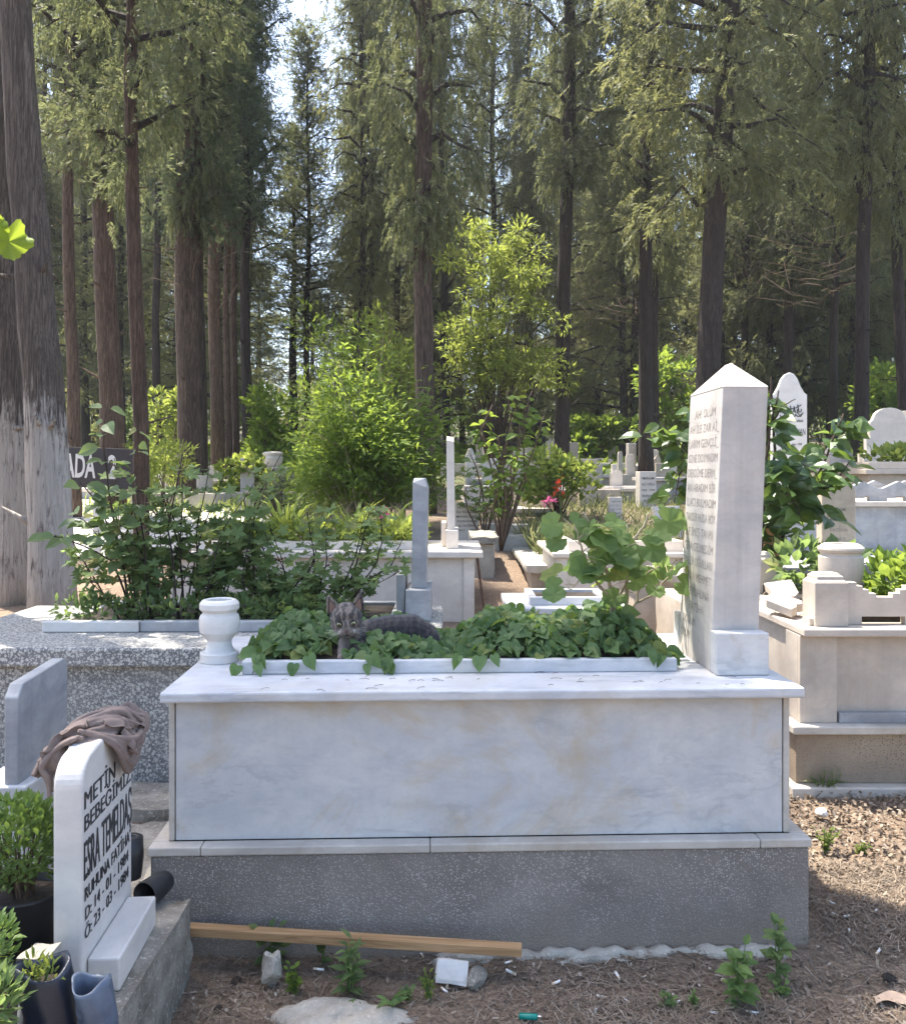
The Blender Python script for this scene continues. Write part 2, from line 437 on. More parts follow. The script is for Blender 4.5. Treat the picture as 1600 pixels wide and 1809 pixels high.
M['letters_worn'] = plain('worn grey paint', (.25, .225, .20), .7, var=.35, sc=30)
M['bark'] = bark('cypress bark', (.045, .030, .021), (.120, .082, .058), (.19, .135, .098))
M['bark_red'] = bark('reddish cypress bark', (.06, .036, .023), (.15, .095, .063), (.22, .15, .105))
M['bark_dark'] = bark('dark bark', (.022, .015, .011), (.055, .039, .029), (.09, .065, .05))
M['bark_white'] = bark('whitewashed bark', (.085, .066, .053), (.175, .14, .113), (.26, .215, .175), True)
M['stem'] = plain('brown stem', (.10, .065, .04), .8, var=.4)
M['stem_pale'] = plain('pale stem', (.33, .28, .19), .8, var=.3)
M['cyp'] = foliage('cypress foliage', (.062, .082, .042), (.130, .150, .074), (.19, .16, .09), .42, tcol=(.36, .39, .16))
M['cyp2'] = foliage('blue cypress foliage', (.040, .064, .040), (.092, .122, .066), (.14, .13, .075), .38, tcol=(.26, .31, .13))
M['cyp3'] = foliage('bright cypress foliage', (.085, .106, .048), (.165, .182, .086), (.21, .18, .10), .46, tcol=(.46, .47, .18))
M['bush'] = foliage('bright bush leaves', (.075, .135, .025), (.17, .255, .045), None, .5, tcol=(.50, .62, .09))
M['yellow'] = foliage('yellow green leaves', (.10, .15, .032), (.215, .27, .06), None, .52, tcol=(.54, .60, .11))
M['bed'] = foliage('heart leaves', (.065, .125, .048), (.145, .225, .09), (.21, .24, .07), .36, .55, spec=.3)
M['mallow'] = foliage('round leaves', (.10, .17, .062), (.18, .27, .10), (.26, .26, .07), .55, .55, tcol=(.46, .60, .16))
M['geranium'] = foliage('lobed leaves', (.10, .16, .062), (.19, .265, .105), (.22, .23, .08), .5, .6, tcol=(.40, .54, .14))
M['rose'] = foliage('rose leaves', (.10, .15, .08), (.175, .235, .12), (.2, .2, .08), .45, .5)
M['shrub'] = foliage('glossy shrub leaves', (.030, .066, .022), (.075, .135, .038), None, .36, .36, tcol=(.38, .54, .07), spec=.5)
M['lily'] = foliage('strap leaves', (.09, .15, .035), (.22, .29, .07), None, .55, tcol=(.56, .62, .11))
M['basil'] = foliage('basil leaves', (.085, .145, .045), (.165, .245, .08), None, .35, .5)
M['dry'] = foliage('dry grass', (.11, .14, .05), (.22, .23, .10), (.34, .28, .17), .4, tcol=(.35, .38, .14))
M['pink'] = foliage('pink petals', (.6, .10, .25), (.75, .2, .4), None, .4, tcol=(.8, .2, .4))
M['red'] = foliage('red petals', (.55, .04, .02), (.75, .10, .03), None, .4, tcol=(.8, .15, .05))
M['black_plastic'] = plain('black plastic', (.014, .015, .018), .45, bmp=.15)
M['blue_plastic'] = plain('blue grey plastic film', (.085, .11, .155), .38, var=.35, sc=14, bmp=.5)
M['navy_plastic'] = plain('navy plastic film', (.012, .017, .032), .32, var=.4, sc=14, bmp=.5)
M['cloth'] = plain('mauve cloth', (.19, .145, .127), .95, var=.16, sc=60, bmp=.15)
M['wood'] = wood('sawn timber')
M['soil'] = ground_mat()
M['potsoil'] = plain('dark potting soil', (.03, .022, .016), 1, var=.5, sc=60, bmp=.6)
M['needles'] = foliage('dry needles', (.125, .095, .072), (.30, .24, .18), (.43, .37, .30), .08, .9, tcol=(.3, .2, .12))
M['road'] = concrete('pale road', (.40, .37, .33), (.52, .49, .44), 2, None, .2, 40)
M['rust'] = plain('rusty iron', (.11, .055, .03), .8, var=.5)
M['sign'] = plain('dark brown board', (.045, .040, .042), .6, var=.15)
M['white_paint'] = plain('white paint', (.78, .77, .74), .5, var=.05)
M['green_metal'] = plain('green painted steel', (.03, .16, .11), .5)
M['fence'] = plain('dark weathered rail', (.025, .022, .02), .8)
M['terracotta'] = plain('terracotta', (.62, .33, .17), .8)
# ================================================================ setting
def ground():
    xs = np.concatenate([-np.geomspace(120, 3.2, 40), np.arange(-3.1, 4.2, .055), np.geomspace(4.3, 120, 40)])
    ys = np.concatenate([[-25, -10, -4, 0, 1.2], np.arange(1.9, 6, .055), np.geomspace(6.05, 150, 90)])
    X, Y = np.meshgrid(xs, ys); Z = G(X, Y)
    near = np.exp(-((X - .6) / 3) ** 4) * (Y < 6)
    Z = Z + near * rng.normal(0, .0035, Z.shape)
    V = np.stack([X, Y, Z], -1).reshape(-1, 3); nx = len(xs); ny = len(ys)
    i = np.arange(ny - 1)[:, None] * nx + np.arange(nx - 1)[None]
    F = np.stack([i, i + 1, i + nx + 1, i + nx], -1).reshape(-1, 4)
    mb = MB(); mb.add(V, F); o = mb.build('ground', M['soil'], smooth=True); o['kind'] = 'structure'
ground()
# pale road crossing behind the big trunks on the left
def road():
    mb = MB()
    xs = np.linspace(-14, -2.3, 40); ys = np.linspace(9.6, 15.5, 10)
    X, Y = np.meshgrid(xs, ys); Y = Y + (X + 2.3) * -.12
    Z = G(X, Y) + .03
    i = np.arange(9)[:, None] * 40 + np.arange(39)[None]
    mb.add(np.stack([X, Y, Z], -1), np.stack([i, i + 1, i + 41, i + 40], -1).reshape(-1, 4))
    o = mb.build('road', M['road'], smooth=True); o['kind'] = 'structure'
road()

class T:
    """a thing: Empty at its base, parts modelled in world (or local when rz is used) coordinates"""
    def __init__(s, name, label, cat, loc, rz=0, group=None, local=False):
        s.r = thing(name, label, cat, loc, rz, group); s.loc = np.array(loc, float); s.local = local
    def part(s, name, mb, m, parent=None, **k):
        if not s.local:
            mb.v = [v - s.loc for v in mb.v]
        return mb.build(name, m, parent or s.r, **k)

# ================================================================ the marble tomb in front
RZ = math.radians(2.0)
tomb = T('marble_tomb', 'large white marble box tomb in front, on a dark aggregate plinth, with a planted trough', 'tomb', (-.996, 2.98, 0), RZ, local=True)
tomb.part('plinth', MB().box(0, 2.2, 0, 1.05, -.12, .345), M['plinth'], bevel=.008)
trim = MB()
for a, b in ((-.006, .165), (.166, .92), (.9212, 2.03), (2.0312, 2.206)): trim.box(a, b, -.008, .05, .346, .376)
trim.box(-.006, .05, .0505, 1.056, .346, .376); trim.box(2.15, 2.206, .0505, 1.056, .346, .376); trim.box(.0505, 2.1495, .98, 1.056, .346, .376)
tomb.part('plinth_trim', trim, M['marble_trim'], bevel=.005)
fp = MB().box(.069, 2.128, .052, .08, .3765, .851)
tomb.part('front_panel', fp, M['marble'], bevel=.002)
for a in ((.047, .066), (2.131, 2.152)):
    tomb.part('side_panel', MB().box(a[0], a[1], .048, 1.0, .3765, .851), M['marble_trim'], bevel=.003)
tomb.part('back_panel', MB().box(.069, 2.128, .97, .995, .3765, .851), M['marble'])
tomb.part('core', MB().box(.075, 2.12, .081, .965, .377, .85), M['concrete'])
sl = MB().box(.035, 2.178, -.02, 1.03, .852, .889)
tomb.part('top_slab', sl, M['marble_top'], bevel=.009, seg=3)
tr = MB()
tx0, tx1, ty0, ty1 = .252, 1.818, .24, .86
tr.box(tx0, tx1, ty0, ty0 + .035, .8895, .936); tr.box(tx0, tx1, ty1 - .035, ty1, .8895, .936)
tr.box(tx0, tx0 + .035, ty0 + .0355, ty1 - .0355, .8895, .936); tr.box(tx1 - .035, tx1, ty0 + .0355, ty1 - .0355, .8895, .936)
tomb.part('trough_rim', tr, M['marble_top'], bevel=.004)
so = MB(); xs = np.linspace(tx0 + .034, tx1 - .034, 60); ys = np.linspace(ty0 + .034, ty1 - .034, 22)
XX, YY = np.meshgrid(xs, ys); ZZ = .921 + rng.normal(0, .004, XX.shape)
i = np.arange(21)[:, None] * 60 + np.arange(59)[None]
so.add(np.stack([XX, YY, ZZ], -1), np.stack([i, i + 1, i + 61, i + 60], -1).reshape(-1, 4))
tomb.part('trough_soil', so, M['potsoil'])
TM = Matrix.Translation((-.996, 2.98, 0)) @ Matrix.Rotation(RZ, 4, 'Z')
TMn = np.array(TM)
def tl(P): P = np.asarray(P, float); return P @ TMn[:3, :3].T + TMn[:3, 3]

# leafy ground cover in the trough
def bed():
    n = 1750; P = []; A = []; N = []; S = []
    while len(P) < n:
        x = R_.uniform(tx0 - .01, tx1 + .0); y = R_.uniform(ty0 + .035, ty1 - .02)
        u = (x - tx0) / (tx1 - tx0)
        ridge = .072 + .024 * math.sin(u * 9 + .5) + .03 * math.sin(u * 23) + (.03 if u > .55 else 0) - (.05 if u < .06 else 0)
        ridge *= min(1, .25 + (y - ty0) / .22) * min(1, .45 + (tx1 - x) / .25)
        hz = ridge * R_.uniform(.35, 1.0) ** .7
        p = tl((x, y, .925 + hz))
        # room taken by the cat
        if -.48 < p[0] < -.325 and p[1] < 3.58: 
            if not (p[2] < .985 and p[0] > -.385): continue
        if -.33 < p[0] < -.06 and p[1] > 3.44 and p[1] < 3.72 and p[2] > .975: continue
        if -.325 < p[0] < -.08 and p[1] < 3.44: p[2] = min(p[2], 1.005)
        a = R_.uniform(0, 6.28)
        up = R_.uniform(.35, 1.2)
        nn = (R_.gauss(0, .35), -.55 + R_.gauss(0, .4), up)
        ax = (math.cos(a) * .8, -.55 + math.sin(a) * .8, -.45 + R_.gauss(0, .25))
        P.append(p); A.append(ax); N.append(nn); S.append(R_.uniform(.036, .074))
    for i in range(16):   # leaves hanging over the rim
        x = R_.choice([.72, .75, 1.05, 1.08, 1.1, .45, 1.72, 1.75, .27, .27]) + R_.uniform(-.06, .06)
        P.append(tl((x, ty0 - R_.uniform(.0, .02), .935 + R_.uniform(-.01, .03)))); A.append((R_.gauss(0, .4), -.5, -1)); N.append((R_.gauss(0, .2), -1, .4)); S.append(R_.uniform(.042, .066))
    mb = MB(); P = np.array(P); A = np.array(A); N = np.array(N); S = np.array(S); wd = np.array([R_.uniform(.75, 1.08) for _ in S])
    for k in range(3):
        tp = leaf([(.05, 0), (-.06, .16), (-.02, .33), (.13, .43), (.34, .43), (.56, .33), (.8, .15), (1, 0)], .3, (.1, .28, .5)[k], (.15, .45, .7)[k], (.02, .03, .05)[k])
        scatter(mb, tp, P[k::3], A[k::3], N[k::3], S[k::3], W=wd[k::3])
    st = MB()
    for k in range(0, len(P), 3):
        p = np.array(P[k]); st.tube([p, p + (R_.gauss(0, .02), .02, -.04), (p[0] + R_.gauss(0, .03), p[1] + .03, .92)], [.0016, .002, .0022], 4, cap=False, mi=1)
    b = st
    for q, mi in mb.f: b.f.append((q + b.n, 0))
    b.v += mb.v; b.n += mb.n
    o = b.build('ground_cover', [M['bed'], M['stem']])
    tag(o, 'heart shaped dark green leaves filling the trough of the front tomb', 'ground cover', kind='stuff')
bed()
# dry needles on the slab
def slab_needles():
    mb = MB()
    for k in range(34):
        x = R_.uniform(.3, 2.05); y = R_.choice([R_.uniform(.0, .22), R_.uniform(-.01, .2), R_.uniform(.1, .23)]); a = R_.uniform(-.9, .9); L = R_.uniform(.012, .04); c = R_.uniform(-.4, .4)
        p = [tl((x + L * t * math.cos(a + c * t), y + L * t * math.sin(a + c * t), .8905 + .003 * math.sin(3 * t))) for t in (0, .33, .66, 1)]
        mb.tube(p, .0008, 4)
    tag(mb.build('fallen_needles', M['stem']), 'fallen dry needles lying on the white slab of the front tomb', 'needles', kind='stuff')
slab_needles()
# vase
vz = T('marble_vase', 'turned white marble vase standing on the left end of the front tomb', 'vase', (-.893, 3.465, .889))
vp = [(.0, .0), (.07, .0), (.073, .004), (.073, .034), (.069, .038), (.057, .041), (.047, .06), (.046, .082), (.060, .098), (.073, .115), (.0755, .135), (.0755, .165), (.071, .178), (.064, .184), (.063, .190), (.070, .197), (.0745, .203), (.0745, .222), (.068, .231), (.062, .236), (.055, .238), (.050, .234), (.047, .20), (.046, .15), (0, .148)]
vz.part('body', MB().lathe(vp, (-.893, 3.465, .889), 56), M['marble_white'], smooth=True, sharp=28)
# obelisk headstone
ob = T('obelisk_headstone', 'tall tapering weathered marble obelisk with worn carved text on the front tomb', 'headstone', tuple(tl((1.94, .235, .889))), RZ, local=True)
W_, D_, H_ = .166, .40, 1.03
def sh(x, z): return x + z * .043
o1 = MB()
V = []
for z in (0, H_):
    e = 0 if z else .004
    V += [(sh(-e, z), 0, z), (sh(W_ + e, z), 0, z), (sh(W_ + e, z), D_, z), (sh(-e, z), D_, z)]
# the roof springs from a slightly wider edge
z2 = H_ + .004
V += [(sh(-.003, z2), -.003, z2), (sh(W_ + .003, z2), -.003, z2), (sh(W_ + .003, z2), D_ + .003, z2), (sh(-.003, z2), D_ + .003, z2)]
V += [(sh(W_ / 2, H_ + .112), D_ * .42, H_ + .112), (sh(W_ / 2, H_ + .112), D_ * .58, H_ + .112)]
F = [(3, 2, 1, 0)] + [(i, (i + 1) % 4, 4 + (i + 1) % 4, 4 + i) for i in range(4)] + [(4 + i, 4 + (i + 1) % 4, 8 + (i + 1) % 4, 8 + i) for i in range(4)]
F += [(8, 9, 12), (9, 10, 13, 12), (10, 11, 13), (11, 8, 12, 13)]
o1.add(V, F)
ob.part('shaft', o1, M['marble_grey'], bevel=.004)
ob.part('base_block', MB().box(-.004, .185, -.075, -.003, .0005, .152), M['marble'], bevel=.005)
ob.part('base_block', MB().box(-.004, .185, D_ + .003, D_ + .075, .0005, .152), M['marble'], bevel=.005)
ins = MB()
rows = [('AH! ÖLÜM', .08, .25), ('AH İLE ZAR Aİ_', .02, .36), ('LARIM GENÇLİ_', .02, .36), ('GİNE DOYMADIM', .02, .355), ('DERDİME DERM_', .02, .36), ('AN ARADIM BİR', .02, .35), ('İLACI BULMADIM', .02, .36), ('TAKDİR HÜDA BÖY', .02, .36), ('İLE İMİŞ TANRI', .02, .34), ('ŞİFA GELMEDİM', .02, .35), ('GALİP OĞULLARI', .02, .35), ('TURAN MEHMET', .02, .345), ('AYŞE RUHUNA', .02, .33), ('FATİHA', .12, .18), ('DOĞUM', .04, .16), ('ÖLÜM', .02, .12)]
for k, (s, l, w) in enumerate(rows):
    z = .935 - k * .0575
    y = D_ - l
    letter(ins, s, (-.0048 + .0469 * z, y, z), Vector((0, -1, 0)), Vector((.0469, 0, 1)).normalized(), (-1, 0, 0), .034, w, -.004)
ob.part('inscription', ins, M['letters_worn'])

# ================================================================ child's grave, lower left
kg = T('grave_surround', 'low mossy concrete grave surround in the lower left corner filled with soil', 'grave', (-1.4, 2.2, 0))
kb = MB()
def rough_box(mb, x0, x1, y0, y1, z0, z1, step=.03, amp=.004, seed=0):
    r = np.random.default_rng(seed)
    nx = max(2, int((x1 - x0) / step)); ny = max(2, int((y1 - y0) / step)); nz = max(2, int((z1 - z0) / step))
    def side(A, B, fn):
        a, b = np.meshgrid(np.linspace(0, 1, A + 1), np.linspace(0, 1, B + 1))
        P = fn(a, b); i = np.arange(B)[:, None] * (A + 1) + np.arange(A)[None]
        mb_pts.append((P.reshape(-1, 3), np.stack([i, i + 1, i + A + 2, i + A + 1], -1).reshape(-1, 4)))
    mb_pts = []
    L = lambda a, u, v: u + (v - u) * a
    side(nx, ny, lambda a, b: np.stack([L(a, x0, x1), L(b, y0, y1), a * 0 + z1], -1))
    side(nx, nz, lambda a, b: np.stack([L(a, x0, x1), a * 0 + y0, L(b, z0, z1)], -1))
    side(nx, nz, lambda a, b: np.stack([L(1 - a, x0, x1), a * 0 + y1, L(b, z0, z1)], -1))
    side(ny, nz, lambda a, b: np.stack([a * 0 + x1, L(a, y0, y1), L(b, z0, z1)], -1))
    side(ny, nz, lambda a, b: np.stack([a * 0 + x0, L(1 - a, y0, y1), L(b, z0, z1)], -1))
    c = np.array([(x0 + x1) / 2, (y0 + y1) / 2, (z0 + z1) / 2]); h = np.array([x1 - x0, y1 - y0, z1 - z0]) / 2
    ph = r.uniform(0, 6, 9)
    for P, F in mb_pts:
        q = (P - c) / h
        # round the edges, then a wobble that is a function of place so that sides stay joined
        k = np.sort(np.abs(q), 1); edge = np.clip((k[:, 1] - .8) / .2, 0, 1)
        w = amp * (np.sin(P[:, 0] * 37 + P[:, 1] * 29 + ph[0]) + np.sin(P[:, 1] * 61 - P[:, 2] * 47 + ph[1]) + np.sin(P[:, 0] * 83 + P[:, 2] * 71 + ph[2]))
        P = P - unit(q) * (amp * 1.6 * edge * (1 + np.sin(P[:, 1] * 23 + P[:, 0] * 31 + P[:, 2] * 27 + ph[3])))[:, None] + unit(q) * w[:, None] * .6
        mb.add(P, F)
    return mb
rough_box(kb, -.955, -.826, 1.5, 2.875, -.1, .262, .025, .0035, 1)
rough_box(kb, -2.0, -.955, 2.8, 2.9, -.1, .25, .05, .004, 2)
kg.part('kerb', kb, M['concrete'], smooth=True)
kg.part('soil_fill', MB().box(-2.0, -.956, 1.5, 2.8, -.1, .235), M['potsoil'])

hs = T('child_headstone', 'small white marble headstone with bold black lettering under a crumpled cloth', 'headstone', (-.958, 2.525, .262), math.radians(3.4), local=True)
prof = [(-.215, .0)]
def arc(cy, cz, ry, rz, a0, a1, n=9): return [(cy + ry * math.cos(math.radians(a0 + (a1 - a0) * i / n)), cz + rz * math.sin(math.radians(a0 + (a1 - a0) * i / n))) for i in range(n + 1)]
left = arc(-.135, .535, .08, .075, 180, 92); right = arc(.135, .535, .08, .075, 88, 0)
mid = [(-.09, .616), (0, .624), (.09, .616)]
prof = [(-.215, .0)] + left + mid + right + [(.215, 0)]
slab = MB().prism(prof, -.074, 0, 'yz')
hs.part('slab', slab, M['marble_white'], bevel=.009, seg=3, smooth=False)
hs.part('base_block', MB().box(.0015, .085, -.185, .165, .0005, .088), M['marble_white'], bevel=.006)
hi = MB()
lines = [('METİN', -.19, .40, .245, .038), ('BEBEĞİMİZ', -.19, .345, .375, .040), ('ESRA TEMELDAŞ', -.19, .232, .39, .082), ('RUHUNA FATİHA', -.185, .178, .35, .034), ('D: 14 - 01 - 1984', -.18, .128, .34, .030), ('Ö: 23 - 03 - 1984', -.185, .081, .345, .030)]
lines = [('METİN', -.200, .479, .25, .047), ('BEBEĞİMİZ', -.200, .421, .40, .044), ('ESRA TEMELDAŞ', -.203, .297, .41, .105), ('RUHUNA FATİHA', -.198, .242, .385, .036), ('D: 14 - 01 - 1984', -.195, .192, .37, .034), ('Ö: 23 - 03 - 1984', -.198, .142, .375, .034)]
for s, y, z, w, h in lines:
    letter(hi, s, (.0012, y, z), (0, 1, 0), (0, 0, 1), (1, 0, 0), h, w, .0, bold=.0018 / h)
hs.part('inscription', hi, M['letters'])

# crumpled cloth
cl = MB(); r = random.Random(4)
def fold(pts, rad, jit=.008):
    P = [Vector(p) + Vector((r.gauss(0, jit), r.gauss(0, jit), r.gauss(0, jit * .7))) for p in pts]
    # Catmull-Rom
    Q = []
    for i in range(len(P) - 1):
        p0 = P[max(0, i - 1)]; p1 = P[i]; p2 = P[i + 1]; p3 = P[min(len(P) - 1, i + 2)]
        for k in range(7):
            t = k / 7
            Q.append(.5 * ((2 * p1) + (p2 - p0) * t + (2 * p0 - 5 * p1 + 4 * p2 - p3) * t * t + (3 * p1 - p0 - 3 * p2 + p3) * t ** 3))
    Q.append(P[-1])
    n = len(Q)
    cl.tube(Q, [rad * (.55 + .45 * math.sin(math.pi * (i + .5) / n)) * (1 + .15 * math.sin(i * .7)) for i in range(n)], 8)
zt = .606
for k in range(9):      # loops sagging over the written face
    d = k / 8
    fold([(-.06 + .03 * d, -.075 + .03 * d, zt + .02 + .022 * (1 - d)), (.018, -.01 - .02 * d, zt + .002 - .02 * d), (.030 + .016 * (1 - d), .07, zt - .022 - .098 * d), (.032 + .018 * (1 - d), .15, zt - .012 - .088 * d), (.026, .215, zt - .005 - .02 * d), (-.03, .205 - .03 * d, zt + .024 + .012 * (1 - d))], .0078 + .003 * (k % 3 == 0), .003)
for k in range(9):     # bundles lying across the top
    d = k / 8
    fold([(-.185 + .04 * d, -.08 + .05 * d, zt - .075 - .025 * d), (-.135 + .025 * d, -.05 + .07 * d, zt + .0), (-.065, -.04 + .14 * d, zt + .026 + .024 * math.sin(3.1 * d)), (.0, .02 + .15 * d, zt + .028 + .022 * math.sin(3.1 * d)), (.040, .08 + .11 * d, zt + .006)], .0085 + .003 * (k % 2), .005)
for k in range(6):      # the end hanging down behind
    d = k / 5
    fold([(-.05, -.10 + .05 * d, zt + .025), (-.11, -.085 + .05 * d, zt + .0), (-.140 - .016 * d, -.10 + .06 * d, zt - .05), (-.126 - .02 * d, -.105 + .05 * d, zt - .08), (-.118 - .012 * d, -.11 + .04 * d, zt - .125 + .03 * d)], .0095, .003)
cl.ball((-.055, .04, zt + .008), (.075, .13, .018)); cl.ball((.012, .12, zt - .03), (.014, .075, .05)); cl.ball((-.12, -.06, zt - .03), (.03, .035, .05))
cloth = cl.build('crumpled_cloth', M['cloth'], None, smooth=True)
cloth.location = (-.958, 2.525, .262); cloth.rotation_euler = (0, 0, math.radians(3.4))
rm = cloth.modifiers.new('remesh', 'REMESH'); rm.mode = 'VOXEL'; rm.voxel_size = .0025; rm.use_smooth_shade = True
sm = cloth.modifiers.new('smooth', 'SMOOTH'); sm.iterations = 1; sm.factor = .5
def flap(path, w, seed, folds=3, amp=.010):
    rr = random.Random(seed); n = 30; m_ = 22; V = []
    P = [Vector(p) for p in path]
    for i in range(n):
        t = i / (n - 1) * (len(P) - 1); j = min(len(P) - 2, int(t)); f = t - j; f2 = f * f * (3 - 2 * f)
        c = P[j].lerp(P[j + 1], f * .5 + f2 * .5); tg = (P[j + 1] - P[j]).normalized(); sd = Vector((0, 1, 0)) - tg * tg.y; sd.normalize(); nn = tg.cross(sd)
        for k in range(m_):
            s = k / (m_ - 1) - .5
            V.append(tuple(c + sd * s * w * (1 - .25 * math.sin(i * .25)) + nn * (amp * math.sin(folds * 6.28 * s + .12 * i + rr.random() * .12) + .004 * math.sin(i * .7 + 9 * s))))
    i = np.arange(n - 1)[:, None] * m_ + np.arange(m_ - 1)[None]
    o = MB().add(V, np.stack([i, i + 1, i + m_ + 1, i + m_], -1).reshape(-1, 4)).build('loose_fold', M['cloth'], cloth, smooth=True)
    s_ = o.modifiers.new('solid', 'SOLIDIFY'); s_.thickness = .0014
flap([(-.05, -.02, zt + .048), (-.11, -.03, zt + .022), (-.145, -.045, zt - .02), (-.158, -.055, zt - .05)], .10, 1, 3)
flap([(-.03, .03, zt + .050), (.02, .06, zt + .032), (.046, .09, zt - .02), (.052, .10, zt - .055)], .11, 2, 3, .006)
flap([(-.06, .10, zt + .045), (.0, .14, zt + .042), (.042, .17, zt + .005), (.050, .175, zt - .04)], .09, 4, 2, .006)
tag(cloth, 'crumpled mauve brown cloth draped over the small white headstone', 'cloth')

# grey headstone at the left edge
h2 = T('headstone', 'plain grey marble headstone with clipped corners at the left edge before the terrazzo tomb', 'headstone', (-1.435, 3.08, .2), 0)
pr = [(2.95, .585), (2.95, .875), (2.985, .915), (3.30, .935), (3.33, .91), (3.33, .585)]
h2.part('slab', MB().prism(pr, -1.462, -1.416, 'yz'), M['marble_dark'], bevel=.005)
h2.part('base_block', MB().box(-1.56, -1.38, 2.93, 3.36, .2, .592), M['marble'], bevel=.006)
wsx = MB(); wsx.tube([(-1.37, 2.62, .22), (-1.36, 2.62, .42), (-1.385, 2.64, .60), (-1.46, 2.66, .78), (-1.56, 2.7, .95)], [.02, .018, .016, .014, .011], 10, wob=.08)
for p in (((-1.385, 2.64, .6), (-1.44, 2.6, .66), (-1.50, 2.6, .66)),): wsx.tube(p, [.01, .008, .006], 7)
tag(wsx.build('woody_stem', M['bark_dark'], smooth=True), 'bent dark woody stem rising beside the grey headstone at the left edge', 'stem')

# pots and plants in the corner
def bushy(mb, c, r, n, tpl, size, up=.6, seed=0, squash=1.0):
    rr = np.random.default_rng(seed)
    d = unit(rr.normal(0, 1, (n, 3))); rad = rr.uniform(.25, 1, n) ** .5
    P = np.array(c) + d * rad[:, None] * np.array([r[0], r[1], r[2] * squash])
    A = d + np.array([0, 0, up]) + rr.normal(0, .45, (n, 3)); N = rr.normal(0, .5, (n, 3)) + np.array([0, -.2, 1])
    return scatter(mb, tpl, P, A, N, rr.uniform(.7, 1.25, n) * size)
pot = T('plant_pot', 'round black plastic bucket pot holding a bright green basil bush', 'pot', (-1.17, 2.46, .24))
pot.part('body', MB().lathe([(0, 0), (.085, 0), (.1, .19), (.108, .2), (.112, .235), (.118, .242), (.114, .247), (.106, .243), (.1, .215)], (-1.17, 2.46, .236), 40), M['black_plastic'], smooth=True)
pot.part('soil_fill', MB().lathe([(.103, .218), (.05, .225), (0, .228)], (-1.17, 2.46, .236), 24), M['potsoil'], smooth=True)
bs = T('basil_bush', 'dense bright green basil bush growing in the black bucket pot', 'plant', (-1.18, 2.45, .46))
mb = MB(); bushy(mb, (-1.175, 2.44, .615), (.125, .12, .115), 1500, SMALL, .026, .8, 3)
bs.part('foliage', mb, M['basil'])
st = MB()
for k in range(26):
    a = R_.uniform(0, 6.28); q = R_.uniform(.02, .1)
    st.tube([(-1.17 + .03 * math.cos(a), 2.46 + .03 * math.sin(a), .46), (-1.175 + q * .6 * math.cos(a), 2.45 + q * .6 * math.sin(a), .53), (-1.175 + q * math.cos(a), 2.44 + q * math.sin(a), .62)], [.003, .0025, .0015], 5)
bs.part('stems', st, M['stem'])
bs2 = T('basil_plant', 'smaller basil plant cut by the left edge below the bucket pot', 'plant', (-1.13, 2.16, .24))
mb = MB(); bushy(mb, (-1.12, 2.14, .49), (.085, .08, .075), 520, SMALL, .024, .7, 7)
bs2.part('foliage', mb, M['basil'])
st = MB()
for k in range(10):
    a = R_.uniform(0, 6.28); st.tube([(-1.12, 2.15, .26), (-1.12 + .05 * math.cos(a), 2.14 + .05 * math.sin(a), .47)], [.003, .0015], 5)
bs2.part('stems', st, M['stem'])
lv = T('lavender_plant', 'grey green narrow leaved seedling in a dark bag at the lower left', 'plant', (-1.02, 2.02, .3))
mb = MB(); bushy(mb, (-1.03, 2.0, .435), (.065, .06, .06), 170, LANCE, .045, .6, 9); lv.part('foliage', mb, M['geranium'])
st = MB()
for k in range(8):
    a = R_.uniform(0, 6.28); st.tube([(-1.03, 2.0, .33), (-1.03 + .04 * math.cos(a), 2.0 + .04 * math.sin(a), .45)], [.0025, .0012], 5)
lv.part('stems', st, M['stem'])
def bag(name, label, x, y, z, r, h, m, seed, soil=True, crumple=.10, loc=None):
    rr = np.random.default_rng(seed); n = 40; rows = 16; V = []
    ph = rr.uniform(0, 6.28, 6)
    th = np.arange(n) * 2 * np.pi / n
    for i in range(rows):
        t = i / (rows - 1)
        q = r * (1 + crumple * (np.sin(3 * th + ph[0] + 2 * t) * .5 + np.sin(7 * th + ph[1] + 5 * t) * .28 + np.sin(2 * th + 9 * t + ph[2]) * .3)) * (.93 + .07 * math.sin(3 * t) + .04 * math.sin(9 * t))
        V.append(np.stack([x + q * np.cos(th) + .01 * math.sin(4 * t), y + q * np.sin(th), np.full(n, z + h * t) + (.012 * np.sin(2 * th + ph[3]) if i == rows - 1 else 0)], -1))
    for k, (f, dz) in enumerate(((.86, -.004), (.8, -.03), (.78, -.06))):
        c = V[rows - 1].mean(0); V.append(c + (V[rows - 1] - c) * np.array([f, f, 1]) + [0, 0, dz])
    rows += 3
    V = np.concatenate(V); i = np.arange(rows - 1)[:, None] * n; j = np.arange(n)[None]; k = (j + 1) % n
    F = np.stack([i + j, i + k, i + n + k, i + n + j], -1).reshape(-1, 4)
    t = T(name, label, 'plant bag', (x, y, z))
    t.part('film', MB().add(V, F), m, smooth=True)
    if soil: t.part('soil_fill', MB().lathe([(r * .84, h - .05), (r * .4, h - .04), (0, h - .038)], (x, y, z), 20), M['potsoil'], smooth=True)
    return t
bag('nursery_bag', 'dark navy plastic nursery bag with a small seedling beside the white headstone', -.955, 2.13, .235, .062, .215, M['navy_plastic'], 2)
bag('nursery_bag', 'blue grey plastic nursery bag with rolled top against the headstone base', -.835, 2.105, .262, .044, .165, M['blue_plastic'], 5)
bag('nursery_bag', 'black nursery bag with a dry leaf in the bottom left corner', -1.04, 2.0, .235, .06, .12, M['black_plastic'], 8)
sd = T('seedling', 'little pale green seedling growing in the navy nursery bag', 'plant', (-.95, 2.11, .41))
